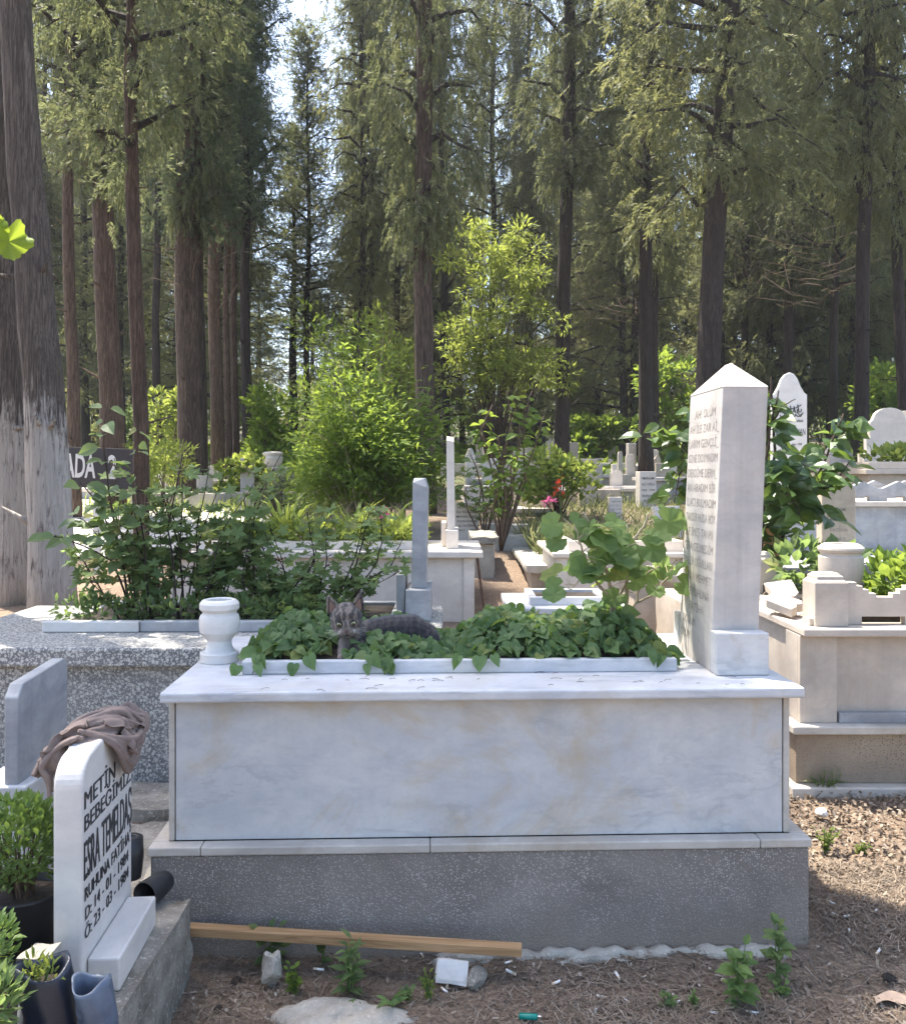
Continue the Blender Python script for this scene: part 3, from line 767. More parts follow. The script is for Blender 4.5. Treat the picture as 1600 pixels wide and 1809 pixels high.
mb = MB(); bushy(mb, (-.975, 2.10, .455), (.022, .02, .028), 30, LANCE, .026, 1, 4); bushy(mb, (-.938, 2.10, .452), (.022, .02, .026), 26, LANCE, .026, 1, 5)
sd.part('foliage', mb, M['yellow'])
sd.part('stems', MB().tube([(-.955, 2.11, .40), (-.965, 2.10, .43), (-.975, 2.10, .46)], .003, 5).tube([(-.955, 2.11, .40), (-.945, 2.1, .43), (-.936, 2.1, .46)], .003, 5), M['basil'])
dl = MB(); scatter(dl, OVATE, np.array([(-1.03, 1.97, .365)]), np.array([(.8, -.3, .1)]), np.array([(.2, -.5, 1.)]), .05)
tag(dl.build('dry_leaf', M['dry']), 'curled brown dry leaf lying in the bottom left corner bag', 'leaf')
ps = MB(); rough_box(ps, -1.06, -.985, 2.2, 2.29, .236, .425, .012, .003, 12)
tag(ps.build('stone_piece', M['concrete_light'], smooth=True), 'pale broken stone piece wedged between navy bag and white headstone', 'stone')
# pots lying behind the headstone
for nm, lb, c, ax, rr_, L in (('fallen_pot', 'soft black nursery pot lying on its side behind the headstone base', (-.945, 2.81, .304), Vector((.28, .93, .0)), .040, .09), ('black_pot', 'black plant pot half hidden behind the small white headstone', (-1.075, 2.98, .30), Vector((0.1, .1, 1)), .05, .11)):
    t = T(nm, lb, 'pot', c)
    Mx = Matrix.Translation(c) @ ax.to_track_quat('Z', 'Y').to_matrix().to_4x4()
    t.part('body', MB().lathe([(rr_, -.02), (rr_ * 1.02, 0), (rr_ * .98, L * .5), (rr_ * .8, L), (0, L), (rr_ * .76, L - .004), (rr_ * .94, L * .5), (rr_ * .95, -.02), (rr_, -.02)], n=28, M=Mx), M['black_plastic'], smooth=True)

fb = MB(); rough_box(fb, .92, 2.12, -.055, .02, -.08, .022, .018, .009, 61); tomb.part('footing', fb, M['concrete_light'], smooth=True)
# paving between the graves
pv = T('concrete_paving', 'cracked mossy concrete paving slab between the terrazzo tomb and the front tomb', 'paving', (-1.3, 3.6, 0))
pm = MB(); rough_box(pm, -2.2, -1.0, 2.92, 3.98, -.1, .085, .04, .006, 21); pv.part('slab', pm, M['concrete'], smooth=True)
pm = MB(); rough_box(pm, -2.2, -1.0, 3.99, 4.36, -.1, .13, .04, .004, 22); pv.part('step', pm, M['concrete'], smooth=True)
pm = MB(); rough_box(pm, -1.12, -1.0, 3.2, 3.75, .06, .17, .03, .008, 23); pv.part('rubble', pm, M['concrete_light'], smooth=True)

# ================================================================ ground in front
pk = T('timber_batten', 'narrow sawn timber batten lying along the foot of the front tomb', 'plank', (-.3, 2.88, .1))
a_ = Vector((-.865, 2.93, .132)); b_ = Vector((.217, 2.865, .098)); dv = (b_ - a_); L = dv.length
Rm = dv.to_track_quat('X', 'Z').to_matrix().to_4x4()
pk.part('plank', MB().box(0, L, -.02, .02, -.014, .014, Matrix.Translation(a_) @ Rm), M['wood'], bevel=.002)
pk.r.name = 'timber_batten'
def chunk(name, label, c, r, m, seed, cat='stone', sub=3, rough=.25):
    import bmesh
    bm = bmesh.new(); bmesh.ops.create_icosphere(bm, subdivisions=sub, radius=1)
    rr = np.random.default_rng(seed); k = rr.normal(0, 1, (9, 3)) * 2.2; ph = rr.uniform(0, 6, 9)
    pl = unit(rr.normal(0, 1, (7, 3))); pd = rr.uniform(.55, .85, 7)
    for v in bm.verts:
        p = np.array(v.co); 
        for q, d in zip(pl, pd):
            e = p @ q - d
            if e > 0: p = p - q * e
        w = 1 + rough * .12 * sum(math.sin(k[i] @ p + ph[i]) for i in range(9))
        v.co = Vector(p * w * np.array(r))
    me = bpy.data.meshes.new(name); bm.to_mesh(me); bm.free(); me.materials.append(m)
    o = bpy.data.objects.new(name, me); scn.collection.objects.link(o); o.location = c
    o.rotation_euler = (0, 0, rr.uniform(0, 6)); return tag(o, label, cat)
chunk('stone_chunk', 'pale jagged stone chunk standing at the left under the timber batten', (-.565, 2.83, .065), (.036, .035, .066), M['concrete_light'], 3, rough=.6)
chunk('stone_chunk', 'grey stone chunk under the right end of the timber batten', (.075, 2.84, .025), (.05, .03, .032), M['concrete'], 6)
tl_ = MB(); rough_box(tl_, -.05, .05, -.012, .012, -.035, .035, .012, .0015, 30)
tile = tl_.build('broken_tile', M['marble_white']); tile.location = (-.005, 2.835, .045); tile.rotation_euler = (-.35, .12, .05); tag(tile, 'broken white tile leaning under the timber batten', 'tile')
def flat_stone():
    r = np.random.default_rng(8); n = 46; m = 12; V = []; 
    for i in range(m):
        t = i / (m - 1)
        for j in range(n):
            a = 2 * math.pi * j / n
            R = (1 + .12 * math.sin(3 * a + 1) + .08 * math.sin(5 * a) + .04 * math.sin(11 * a)) * (1 - t)
            h = .028 * (1 - (1 - t) ** 5) + .012 * math.sin(R * 9 * math.cos(a) + 2) * math.sin(R * 7 * math.sin(a)) * t ** .3 + r.normal(0, .002)
            V.append((-.335 + .215 * R * math.cos(a), 2.635 + .13 * R * math.sin(a), h - (.03 if i == 0 else 0)))
    i = np.arange(m - 1)[:, None] * n; j = np.arange(n)[None]; k = (j + 1) % n
    mb = MB().add(V, np.stack([i + j, i + k, i + n + k, i + n + j], -1).reshape(-1, 4))
    tag(mb.build('flat_stone', M['concrete_light'], smooth=True), 'flat rough grey stone half buried in front of the tomb', 'stone')
flat_stone()
cb = MB(); rough_box(cb, 0, .5, 0, .16, -.04, .115, .03, .004, 31)
o = cb.build('concrete_block', M['concrete_light'], smooth=True); o.location = (1.93, 3.78, .06); o.rotation_euler = (0, 0, -.5); tag(o, 'pale concrete block lying on the soil at the right edge', 'block')
chunk('pebble', 'small white stone beside the dry grass at the right tomb', (1.64, 4.03, .1), (.035, .03, .022), M['marble_white'], 14, 'pebble', 2)
chunk('pebble', 'dark pebble in the tomb shadow on the right', (1.38, 2.86, .012), (.03, .022, .014), M['bark_dark'], 15, 'pebble', 2)
# cigarette ends and the lighter
butts = [(783, 1756), (900, 1707), (905, 1727), (1108, 1777), (1065, 1770), (1055, 1790), (1255, 1797), (1325, 1797), (1200, 1777), (1092, 1734), (980, 1745), (745, 1695), (1465, 1600), (1500, 1625), (1475, 1622), (1500, 1655), (1545, 1617), (1280, 1740), (560, 1720), (1550, 1690)]
bt0 = None
for k, (px, py) in enumerate(butts):
    Y = 1.6 * 1600 / (py - 840); 
    for _ in range(3): Y = (1.6 - g(AX(px, Y), Y)) * 1600 / (py - 840)
    x = AX(px, Y)
    if bt0 is None:
        bt0 = MB().tube([(0, 0, 0), (.008, 0, 0), (.016, .0005, 0), (.024, .001, .0004)], [.0042, .0042, .004, .0042], 9)
        bt0 = bt0.build('cigarette_end', M['white_paint']); fl = MB().tube([(-.013, 0, 0), (-.0002, 0, 0)], [.0041, .0043], 9).build('filter', plain('tan filter', (.62, .5, .36), .8), bt0); r0 = bt0
        b = bt0
    else:
        b = bt0.copy(); scn.collection.objects.link(b); c = fl.copy(); scn.collection.objects.link(c); c.parent = b
    b.location = (x, Y, g(x, Y) + .014); b.rotation_euler = (0, R_.uniform(-.15, .1), R_.uniform(0, 6.28)); s_ = R_.uniform(.65, 1.05); b.scale = (s_, s_, s_)
    if k < 12: tag(b, 'white cigarette end dropped on the needle covered soil in front of the tomb', 'cigarette end', 'cigarette ends on the soil in front')
    else: tag(b, 'white cigarette end lying on the soil towards the right edge', 'cigarette end', 'cigarette ends on the soil at the right')
lg = T('cigarette_lighter', 'green plastic lighter lying on the soil at the bottom edge', 'lighter', (.21, 2.66, .012))
Mx = Matrix.Translation((.225, 2.652, .014)) @ Matrix.Rotation(-.12, 4, 'Z')
lg.part('body', MB().tube([(-.032, 0, 0), (-.030, 0, 0), (.02, 0, 0), (.022, 0, 0)], [.006, .0095, .0095, .008], 14, M=Mx), plain('green plastic', (.0, .17, .13), .25), smooth=True)
lg.part('cap', MB().box(.0223, .034, -.0075, .0075, -.008, .008, Mx), plain('chrome', (.6, .6, .6), .3, 1), bevel=.002)
for k, (px, py, s) in enumerate(((415, 1740, .016), (585, 1690, .012), (385, 1790, .015))):
    Y = 1.6 * 1600 / (py - 840); chunk('pine_cone', ['brown cone scale clump at the left of the flat stone', 'dark cone between batten and flat stone', 'dark cone near the concrete surround'][k], (AX(px, Y), Y, .01), (s, s, s * .8), M['bark'], 40 + k, 'cone', 2, .9)
sk = MB().tube([at(1045, 1768, 2.68) + Vector((0, 0, .0)), at(1075, 1777, 2.66), at(1085, 1790, 2.64)], [.004, .0042, .003], 6)
sk.v = [np.stack([v[:, 0], v[:, 1], v[:, 2] * 0 + .012 + (v[:, 2] - v[:, 2].mean()) * .2], -1) for v in sk.v]
tag(sk.build('twig', M['stem_pale']), 'short pale broken twig among the cigarette ends', 'twig')
# paper scrap in the sunny corner
pc = MB(); xs = np.linspace(0, .13, 14); ys = np.linspace(0, .05, 6); XX, YY = np.meshgrid(xs, ys)
i = np.arange(5)[:, None] * 14 + np.arange(13)[None]
pc.add(np.stack([XX, YY + .03 * np.sin(XX * 20), .012 + .006 * np.sin(XX * 60 + YY * 90)], -1), np.stack([i, i + 1, i + 15, i + 14], -1).reshape(-1, 4))
o = pc.build('paper_scrap', plain('grey brown paper', (.22, .165, .13), .8), smooth=True); o.location = (1.27, 2.72, .0); o.rotation_euler = (0, 0, -.25); tag(o, 'torn grey brown paper strip in the sunny lower right corner', 'paper')

# weeds
def weed(name, label, px, py, Y, h, spec, n, size, tpl, m, seed, spread=.4):
    rr = random.Random(seed); x = AX(px, Y); z = g(x, Y); t = T(name, label, 'weed', (x, Y, z))
    st = MB(); P = []; A = []; N = []; S = []
    for k in range(spec):
        a = rr.uniform(0, 6.28); q = rr.uniform(.1, 1) * spread * h
        tip = Vector((x + q * math.cos(a), Y + q * math.sin(a) * .7 - .02, z + h * rr.uniform(.75, 1.05)))
        b = Vector((x + rr.gauss(0, .004), Y + rr.gauss(0, .004), z - .005)); mid = b.lerp(tip, .5) + Vector((0, 0, h * .08))
        st.tube([b, mid, tip], [.0025, .002, .0012], 5)
        for i in range(n):
            f = (i + 1) / n; p = (b.lerp(mid, f * 2) if f < .5 else mid.lerp(tip, f * 2 - 1))
            aa = a + i * 2.4
            P.append(tuple(p)); A.append((math.cos(aa), math.sin(aa) - .25, .15 if i < n - 1 else .7)); N.append((rr.gauss(0, .25), -.4, 1)); S.append(size * rr.uniform(.7, 1.2) * (1.0 if f < .8 else .75))
    mb = MB(); scatter(mb, tpl, np.array(P), np.array(A), np.array(N), np.array(S))
    t.part('leaves', mb, m); t.part('stems', st, M['basil']); return t
weed('weed', 'leafy weed sprouting behind the left half of the batten', 480, 1630, 2.96, .13, 4, 6, .05, OVATE, M['geranium'], 1, .35)
weed('weed', 'thin upright weed behind the batten left of the bushy one', 567, 1640, 2.95, .13, 2, 5, .042, OVATE, M['geranium'], 2, .15)
weed('weed', 'bushy dark green weed in front of the middle of the batten', 617, 1695, 2.80, .17, 6, 7, .058, LANCE, M['geranium'], 3, .32)
weed('weed', 'small bright weed beside the jagged stone chunk', 522, 1690, 2.80, .10, 5, 6, .028, OVATE, M['bush'], 4, .4)
weed('weed', 'tiny pale yellow green weed in front of the broken tile', 758, 1705, 2.76, .09, 7, 6, .016, OVATE, M['yellow'], 5, .45)
weed('weed', 'low five leaved weed between flat stone and tile', 690, 1760, 2.70, .055, 4, 3, .06, LANCE, M['basil'], 6, .8)
weed('weed', 'little grey green rosette in front of the batten', 632, 1742, 2.72, .03, 4, 4, .025, ROUND, M['geranium'], 7, .6)
weed('weed', 'little lobed sprout right of the five leaved weed', 718, 1722, 2.76, .05, 4, 4, .024, LOBED, M['geranium'], 8, .5)
weed('tall_weed', 'tall light green weed with pointed leaves before the right end of the plinth', 1307, 1750, 2.735, .21, 3, 9, .066, OVATE, M['basil'], 9, .18)
weed('tall_weed', 'taller darker weed growing at the right corner of the plinth', 1372, 1690, 2.86, .22, 3, 8, .052, OVATE, M['geranium'], 10, .16)
weed('weed', 'low clover like weed right of the tall light green weed', 1375, 1715, 2.80, .05, 5, 4, .028, OVATE, M['basil'], 11, .6)
weed('weed', 'dark low sprout left of the tall light green weed', 1180, 1765, 2.72, .055, 4, 4, .034, OVATE, M['geranium'], 12, .6)
weed('weed', 'feathery low sprout beside the dark low sprout', 1225, 1755, 2.73, .055, 5, 6, .022, LANCE, M['basil'], 13, .6)
weed('weed', 'yellowish grassy weed on the sunny soil right of the tomb', 1457, 1545, 3.72, .11, 14, 6, .022, SMALL, M['yellow'], 14, .5)
weed('weed', 'small yellow green tuft near the concrete block', 1520, 1545, 3.70, .05, 10, 5, .022, SMALL, M['yellow'], 15, .8)
weed('grass_tuft', 'dry grass tuft at the foot of the right tomb', 1455, 1410, 4.28, .10, 22, 2, .07, BLADE, M['dry'], 16, .9)

# needle litter
def litter(n, x0, x1, y0, y1, Lm, w, seed, zoff=.004):
    r = np.random.default_rng(seed)
    X = r.uniform(x0, x1, n); Y = r.uniform(y0, y1, n)
    ok = ~((X > -1.0) & (X < 1.21) & (Y > 2.99 + .035 * (X + 1)) & (Y < 4.1)) & ~((X < -.82))
    X = X[ok]; Y = Y[ok]; n = len(X)
    a = r.uniform(0, 6.28, n); L = r.uniform(.5, 1.4, n) * Lm; c = r.normal(0, .9, n)
    Z = G(X, Y) + r.uniform(.0, zoff * 2.4, n)
    V = np.zeros((n, 6, 3))
    for k, t in enumerate((-.5, 0, .5)):
        aa = a + c * t; px = X + L * t * np.cos(aa); py = Y + L * t * np.sin(aa); pz = Z + r.normal(0, zoff, n) * (k != 1) + zoff * .8
        for j, s in enumerate((-1, 1)):
            V[:, k * 2 + j] = np.stack([px - s * w * np.sin(aa), py + s * w * np.cos(aa), pz], -1)
    b = np.arange(n)[:, None] * 6
    F = np.concatenate([b + [0, 1, 3, 2], b + [2, 3, 5, 4]])
    return V.reshape(-1, 3), F
lt = MB()
lt.add(*litter(11000, -.85, 1.9, 2.45, 3.2, .05, .0009, 1)); lt.add(*litter(9000, .9, 3.2, 2.45, 4.9, .05, .0011, 2)); lt.add(*litter(2600, .9, 3.2, 2.6, 4.9, .022, .005, 3, .006)); lt.add(*litter(700, -.85, 1.3, 2.45, 3.0, .016, .004, 4, .005))
for k in range(170):
    x = R_.uniform(-.8, 2.3); y = R_.uniform(2.45, 2.98) if x < 1.2 else R_.uniform(2.5, 4.3); a = R_.uniform(0, 6.28); L = R_.uniform(.02, .11); c = R_.gauss(0, .5)
    pp = [(x + L * t * math.cos(a + c * t), y + L * t * math.sin(a + c * t)) for t in (0, .33, .66, 1)]
    lt.tube([(q[0], q[1], g(*q) + .006 + R_.uniform(0, .006)) for q in pp], [R_.uniform(.001, .0026)] * 4, 5)
lt.add(*litter(3200, .3, 1.0, 2.45, 2.75, .05, .0010, 7, .008)); lt.add(*litter(4200, 1.3, 2.0, 3.0, 3.6, .045, .0012, 8, .009)); lt.add(*litter(1500, 1.2, 2.6, 3.5, 4.3, .02, .006, 9, .009))
tag(lt.build('needle_litter', M['needles']), 'brown fallen needles and bark scraps covering the soil', 'litter', kind='stuff')
# ================================================================ the cat
def make_cat():
    hx, hy, hz = -.403, 3.42, 1.058     # centre of the head
    root = T('cat', 'grey tabby cat lying among the leaves of the trough and looking at the camera', 'cat', (hx + .12, hy + .1, .92))
    # head axes: faces the camera, turned a little to its own left
    Mh = Matrix.Translation((hx, hy, hz)) @ Matrix.Rotation(math.radians(6), 4, 'Z') @ Matrix.Rotation(math.radians(-4), 4, 'Y') @ Matrix.Rotation(math.radians(14), 4, 'X') @ Matrix.Diagonal((1.10, 1.10, 1.17, 1))
    b = MB()
    b.ball((0, .008, .004), (.0555, .052, .047), Mh, 24, 16)           # skull
    b.ball((0, -.008, .022), (.040, .040, .026), Mh, 20, 12)           # brow
    b.ball((-.028, -.010, -.014), (.026, .034, .024), Mh); b.ball((.028, -.010, -.014), (.026, .034, .024), Mh)   # cheeks
    b.ball((0, -.040, -.004), (.0125, .028, .020), Mh)                  # bridge of the nose
    b.ball((-.0125, -.050, -.024), (.0175, .020, .0135), Mh); b.ball((.0125, -.050, -.024), (.0175, .020, .0135), Mh)  # muzzle
    b.ball((0, -.043, -.035), (.016, .018, .011), Mh)                   # chin
    for s in (-1, 1):   # ears, hollow towards the front
        tip = Vector((s * .0535, .012, .071)); n = 8
        for i in range(n):
            t = i / (n - 1)
            c0 = Vector((s * .039, .014, .024)).lerp(tip, t)
            wv = .0225 * (1 - t) ** .75 + .0035
            b.ball(tuple(c0 + Vector((-s * .003 * (1 - t), .008, 0))), (wv, .0065, .010), Mh, 12, 8)
            b.ball(tuple(c0 + Vector((s * wv * .8, -.002 + .003 * t, 0))), (.0042, .006, .009), Mh, 10, 6)
            b.ball(tuple(c0 + Vector((-s * wv * .8, .000, 0))), (.0042, .006, .009), Mh, 10, 6)
    # neck, chest, back, haunch
    b.tube([(hx + .01, hy + .02, hz - .03), (hx + .02, hy + .035, hz - .07), (hx + .03, hy + .05, hz - .11)], [.046, .050, .055], 16)
    b.tube([(hx + .015, hy + .02, hz - .09), (hx + .075, hy + .10, hz - .085), (hx + .15, hy + .14, hz - .075), (hx + .24, hy + .17, hz - .078), (hx + .315, hy + .18, hz - .105)], [.050, .066, .068, .070, .050], 18)
    b.ball((hx + .03, hy + .04, hz - .105), (.054, .05, .06)); b.ball((hx + .29, hy + .165, hz - .105), (.062, .055, .055))
    b.tube([(hx + .0, hy + .0, hz - .085), (hx - .008, hy - .035, hz - .115), (hx - .006, hy - .075, hz - .128)], [.030, .0215, .017], 12)
    b.ball((hx - .004, hy - .090, hz - .128), (.0195, .024, .0135))
    b.tube([(hx + .05, hy + .01, hz - .10), (hx + .055, hy - .03, hz - .122), (hx + .055, hy - .06, hz - .128)], [.028, .020, .016], 12)
    b.tube([(hx + .32, hy + .17, hz - .12), (hx + .36, hy + .12, hz - .14), (hx + .37, hy + .05, hz - .142)], [.018, .015, .011], 10)
    m, n, bs = mat('grey tabby fur')
    inv = np.array(Mh.inverted())
    tc = nd(n, 'ShaderNodeTexCoord'); mp = nd(n, 'ShaderNodeMapping'); mp.inputs['Location'].default_value = tuple(-(np.array((hx, hy, hz)) - root.loc)); n.links.new(tc.outputs['Object'], mp.inputs[0])
    v = mp.outputs[0]
    sx = nd(n, 'ShaderNodeSeparateXYZ'); n.links.new(v, sx.inputs[0])
    w = nd(n, 'ShaderNodeTexWave'); w.inputs['Scale'].default_value = 11; w.inputs['Distortion'].default_value = 7; w.inputs['Detail'].default_value = 3; w.inputs['Detail Scale'].default_value = 3.5
    w.bands_direction = 'X'; n.links.new(v, w.inputs['Vector'])
    fine = noise(n, v, 240, 5, .7)
    c = ramp(n, [(.2, (.040, .035, .034)), (.55, (.105, .088, .078)), (.9, (.19, .155, .13))], w.outputs[0]).outputs[0]
    c = mix(n, ramp(n, [(.38, .0), (.68, .35)], fine).outputs[0], c, (.15, .135, .125))
    # paler muzzle, chest and paws; dark back
    dz = nd(n, 'ShaderNodeMapRange'); dz.inputs[1].default_value = -.012; dz.inputs[2].default_value = -.036; n.links.new(sx.outputs[2], dz.inputs[0])
    dy = nd(n, 'ShaderNodeMapRange'); dy.inputs[1].default_value = .0; dy.inputs[2].default_value = -.035; n.links.new(sx.outputs[1], dy.inputs[0])
    dx = nd(n, 'ShaderNodeMapRange'); dx.inputs[1].default_value = .03; dx.inputs[2].default_value = .085; n.links.new(sx.outputs[0], dx.inputs[0])
    k = mix(n, 1, dz.outputs[0], dy.outputs[0], 'MULTIPLY')
    c = mix(n, mix(n, 1, k, (.6, .6, .6), 'MULTIPLY'), c, (.19, .155, .13))
    c = mix(n, mix(n, 1, dx.outputs[0], (.8, .8, .8), 'MULTIPLY'), c, (.020, .020, .025))
    n.links.new(c, bs.inputs['Base Color']); bs.inputs['Roughness'].default_value = .85; bs.inputs['Specular IOR Level'].default_value = .15
    bs.inputs['Sheen Weight'].default_value = .25
    bump(n, bs, fine, .6, .003)
    body = root.part('body', b, m, smooth=True)
    rm = body.modifiers.new('remesh', 'REMESH'); rm.mode = 'VOXEL'; rm.voxel_size = .0026; rm.use_smooth_shade = True
    sm = body.modifiers.new('smooth', 'SMOOTH'); sm.iterations = 5; sm.factor = .5
    # eyes with dark rims, pupils
    eye_m = plain('amber green eye', (.34, .33, .17), .12, 0, .12, 80); pup = plain('black pupil', (.005, .005, .006), .15); pink = plain('ear skin', (.16, .095, .075), .8, 0, .2, 90); nose_m = plain('dark nose', (.055, .030, .030), .5)
    for s in (-1, 1):
        rim = MB().ball((0, 0, 0), (.0118, .0075, .0076), Mh @ Matrix.Translation((s * .0235, -.0425, .0025)) @ Matrix.Rotation(-s * .22, 4, 'Y'), 18, 12)
        e = MB().ball((0, 0, 0), (.0086, .0058, .0054), Mh @ Matrix.Translation((s * .0235, -.0460, .0022)) @ Matrix.Rotation(-s * .22, 4, 'Y'), 18, 12)
        p = MB().ball((s * .0235, -.0506, .0022), (.0030, .0020, .0046), Mh, 12, 8)
        ro = root.part('eye', rim, pup, smooth=True)
        eo = e; eo.v = [q - root.loc for q in eo.v]; eo.build('iris', eye_m, ro, smooth=True)
        p.v = [q - root.loc for q in p.v]; p.build('pupil', pup, ro, smooth=True)
        ie = MB()
        ie.add([(s * .024, .0015, .036), (s * .056, .0015, .026), (s * .0525, .008, .064), (s * .040, .003, .044)], [(0, 1, 3), (1, 2, 3), (2, 0, 3)], 0, Mh)
        root.part('inner_ear', ie, pink, smooth=True)
    no = MB().ball((0, -.0675, -.0145), (.0068, .0050, .0048), Mh, 12, 8); root.part('nose', no, nose_m, smooth=True)
    mo = MB()
    mo.tube([Mh @ Vector(q) for q in ((0, -.0700, -.0185), (0, -.0715, -.0255), (-.007, -.0680, -.0315), (-.016, -.0585, -.0315))], .0011, 5).tube([Mh @ Vector(q) for q in ((0, -.0715, -.0255), (.007, -.0680, -.0315), (.016, -.0585, -.0315))], .0011, 5)
    root.part('mouth', mo, pup)
    wh = MB(); rr = random.Random(3)
    for s in (-1, 1):
        for k in range(5):
            a = -.35 + k * .14
            p0 = Vector((s * .018, -.062, -.022 + .0012 * k)); L = rr.uniform(.04, .06)
            wh.tube([Mh @ p0, Mh @ (p0 + Vector((s * L * .5, -.004, L * .5 * a + .003))), Mh @ (p0 + Vector((s * L, .006, L * a - .004)))], [.0003, .00025, .0001], 4)
    root.part('whiskers', wh, M['white_paint'])
    # short fur standing off the outline
    C.view_layer.update(); dg = C.evaluated_depsgraph_get(); ev = body.evaluated_get(dg); me = ev.to_mesh()
    nv = len(me.vertices); co = np.zeros(nv * 3); me.vertices.foreach_get('co', co); co = co.reshape(-1, 3)
    no_ = np.array([tuple(q.normal) for q in me.vertices]); ev.to_mesh_clear()
    r = np.random.default_rng(2); k = r.choice(nv, min(nv, 9000), replace=False)
    P = co[k] - no_[k] * .0006; rel = P + root.loc - np.array((hx, hy, hz))
    keep = ~((rel[:, 1] < -.030) & (rel[:, 2] > -.005) & (rel[:, 2] < .02)) & ~((rel[:, 1] < -.055))
    P = P[keep]; Nn = no_[k][keep]
    A = Nn * .8 + r.normal(0, .25, P.shape) + np.array([.1, .25, -.35]) ; mbf = MB()
    scatter(mbf, (np.array([(0, .05, 0), (0, -.05, 0), (.55, .035, .05), (.55, -.035, .05), (1, 0, 0)]), [np.array([(0, 1, 3, 2)]), np.array([(2, 3, 4)])]), P, A, r.normal(0, 1, P.shape), r.uniform(.005, .010, len(P)))
    mbf.build('fur', m, root.r)
make_cat()

# ================================================================ mallow in the trough
def branchy(name, label, cat, base, stems, tpl, size, leafm, stemm, seed, petiole=.05, per=5, start=.35, tilt=(-.5, .9), sr=.006, group=None, avoid=None):
    """stems: list of polylines (world). Leaves stand round the upper part of every stem on petioles"""
    r = random.Random(seed); t = T(name, label, cat, base, group=group); st = MB(); P = []; A = []; N = []; S = []
    for s in stems:
        pts = [Vector(q) for q in s[0]]; rad = s[1] if len(s) > 1 else sr; k = s[2] if len(s) > 2 else per
        Q = []
        for i in range(len(pts) - 1):
            for j in range(4): Q.append(pts[i].lerp(pts[i + 1], j / 4) + Vector((r.gauss(0, .003), r.gauss(0, .003), 0)) * (1 if i + j else 0))
        Q.append(pts[-1]); n = len(Q)
        st.tube(Q, [rad * (1 - .65 * i / n) for i in range(n)], 7)
        for i in range(k):
            f = start + (1 - start) * (i + r.random()) / max(1, k); f = min(f, 1.0)
            q = Q[int(f * (n - 1))]; a = r.uniform(0, 6.28)
            d = Vector((math.cos(a), math.sin(a) - .15, r.uniform(.0, .8))).normalized()
            e = q + d * petiole * r.uniform(.5, 1.3)
            if avoid and avoid(e): continue
            st.tube([q, q.lerp(e, .5) + Vector((0, 0, .004)), e], [.0018, .0015, .0012], 4, cap=False)
            sz = size * r.uniform(.65, 1.2)
            ax = Vector((d.x, d.y - .1, r.uniform(-.6, .1))); nn = Vector((r.gauss(0, .35), tilt[0] + r.gauss(0, .35), tilt[1]))
            P.append(tuple(e)); A.append(tuple(ax)); N.append(tuple(nn)); S.append(sz)
    mb = MB(); scatter(mb, tpl, np.array(P), np.array(A), np.array(N), np.array(S))
    t.part('leaves', mb, leafm); t.part('stems', st, stemm, smooth=True); return t
Yt = 3.62
def W(px, py, Y=Yt): return tuple(at(px, py, Y))
branchy('mallow_plant', 'tall round leaved mallow with bare pale stems beside the obelisk', 'plant', W(1095, 1130), [
    ([W(1083, 1125), W(1082, 1060), W(1075, 1015), W(1050, 960, 3.55), W(1030, 905, 3.5)], .010, 14),
    ([W(1083, 1120), W(1080, 1060, 3.6), W(1040, 1010, 3.5), W(1030, 975, 3.45), W(1015, 930, 3.42)], .007, 11),
    ([W(1102, 1130), W(1108, 1030), W(1112, 960), W(1138, 930), W(1146, 905)], .009, 8),
    ([W(1103, 1110), W(1125, 1060), W(1133, 1020), W(1165, 1000)], .006, 8),
    ([W(1125, 1065), W(1155, 1050), W(1185, 1010), W(1195, 985)], .005, 6),
    ([W(1085, 1070), W(1105, 1030), W(1108, 985, 3.5), W(1085, 960, 3.45)], .006, 10),
    ([W(1040, 1010, 3.5), W(1020, 1030, 3.4), W(1005, 1045, 3.38)], .004, 4),
    ([W(1075, 1015), W(1060, 1000, 3.48), W(1060, 990, 3.45)], .004, 5)],
    ROUND, .108, M['mallow'], M['stem_pale'], 5, .065, start=.42, tilt=(-.75, .6))

# ================================================================ terrazzo tomb behind, left
tz = T('terrazzo_tomb', 'wide grey terrazzo tomb behind the front tomb, planted with roses and geraniums', 'tomb', (-1.4, 4.9, 0))
tz.part('body', MB().box(-2.62, -.12, 4.42, 5.7, -.1, .674), M['terrazzo'], bevel=.006)
tz.part('top_slab', MB().box(-2.66, -.06, 4.36, 5.78, .675, .77), M['terrazzo'], bevel=.012)
kb = MB(); kb.box(-2.17, -1.66, 4.78, 4.84, .771, .828); tz.part('white_kerb', kb, M['marble_white'], bevel=.006)
kb = MB(); kb.box(-1.655, -.35, 4.79, 4.85, .771, .828, Matrix.Translation((0, 0, .0))); kb.box(-2.17, -.35, 5.58, 5.64, .771, .82); kb.box(-.35, -.29, 4.79, 5.64, .771, .825)
tz.part('grey_kerb', kb, M['marble_dark'], bevel=.006)
tz.part('soil_fill', MB().box(-2.12, -.36, 4.851, 5.579, .771, .80), M['potsoil'])
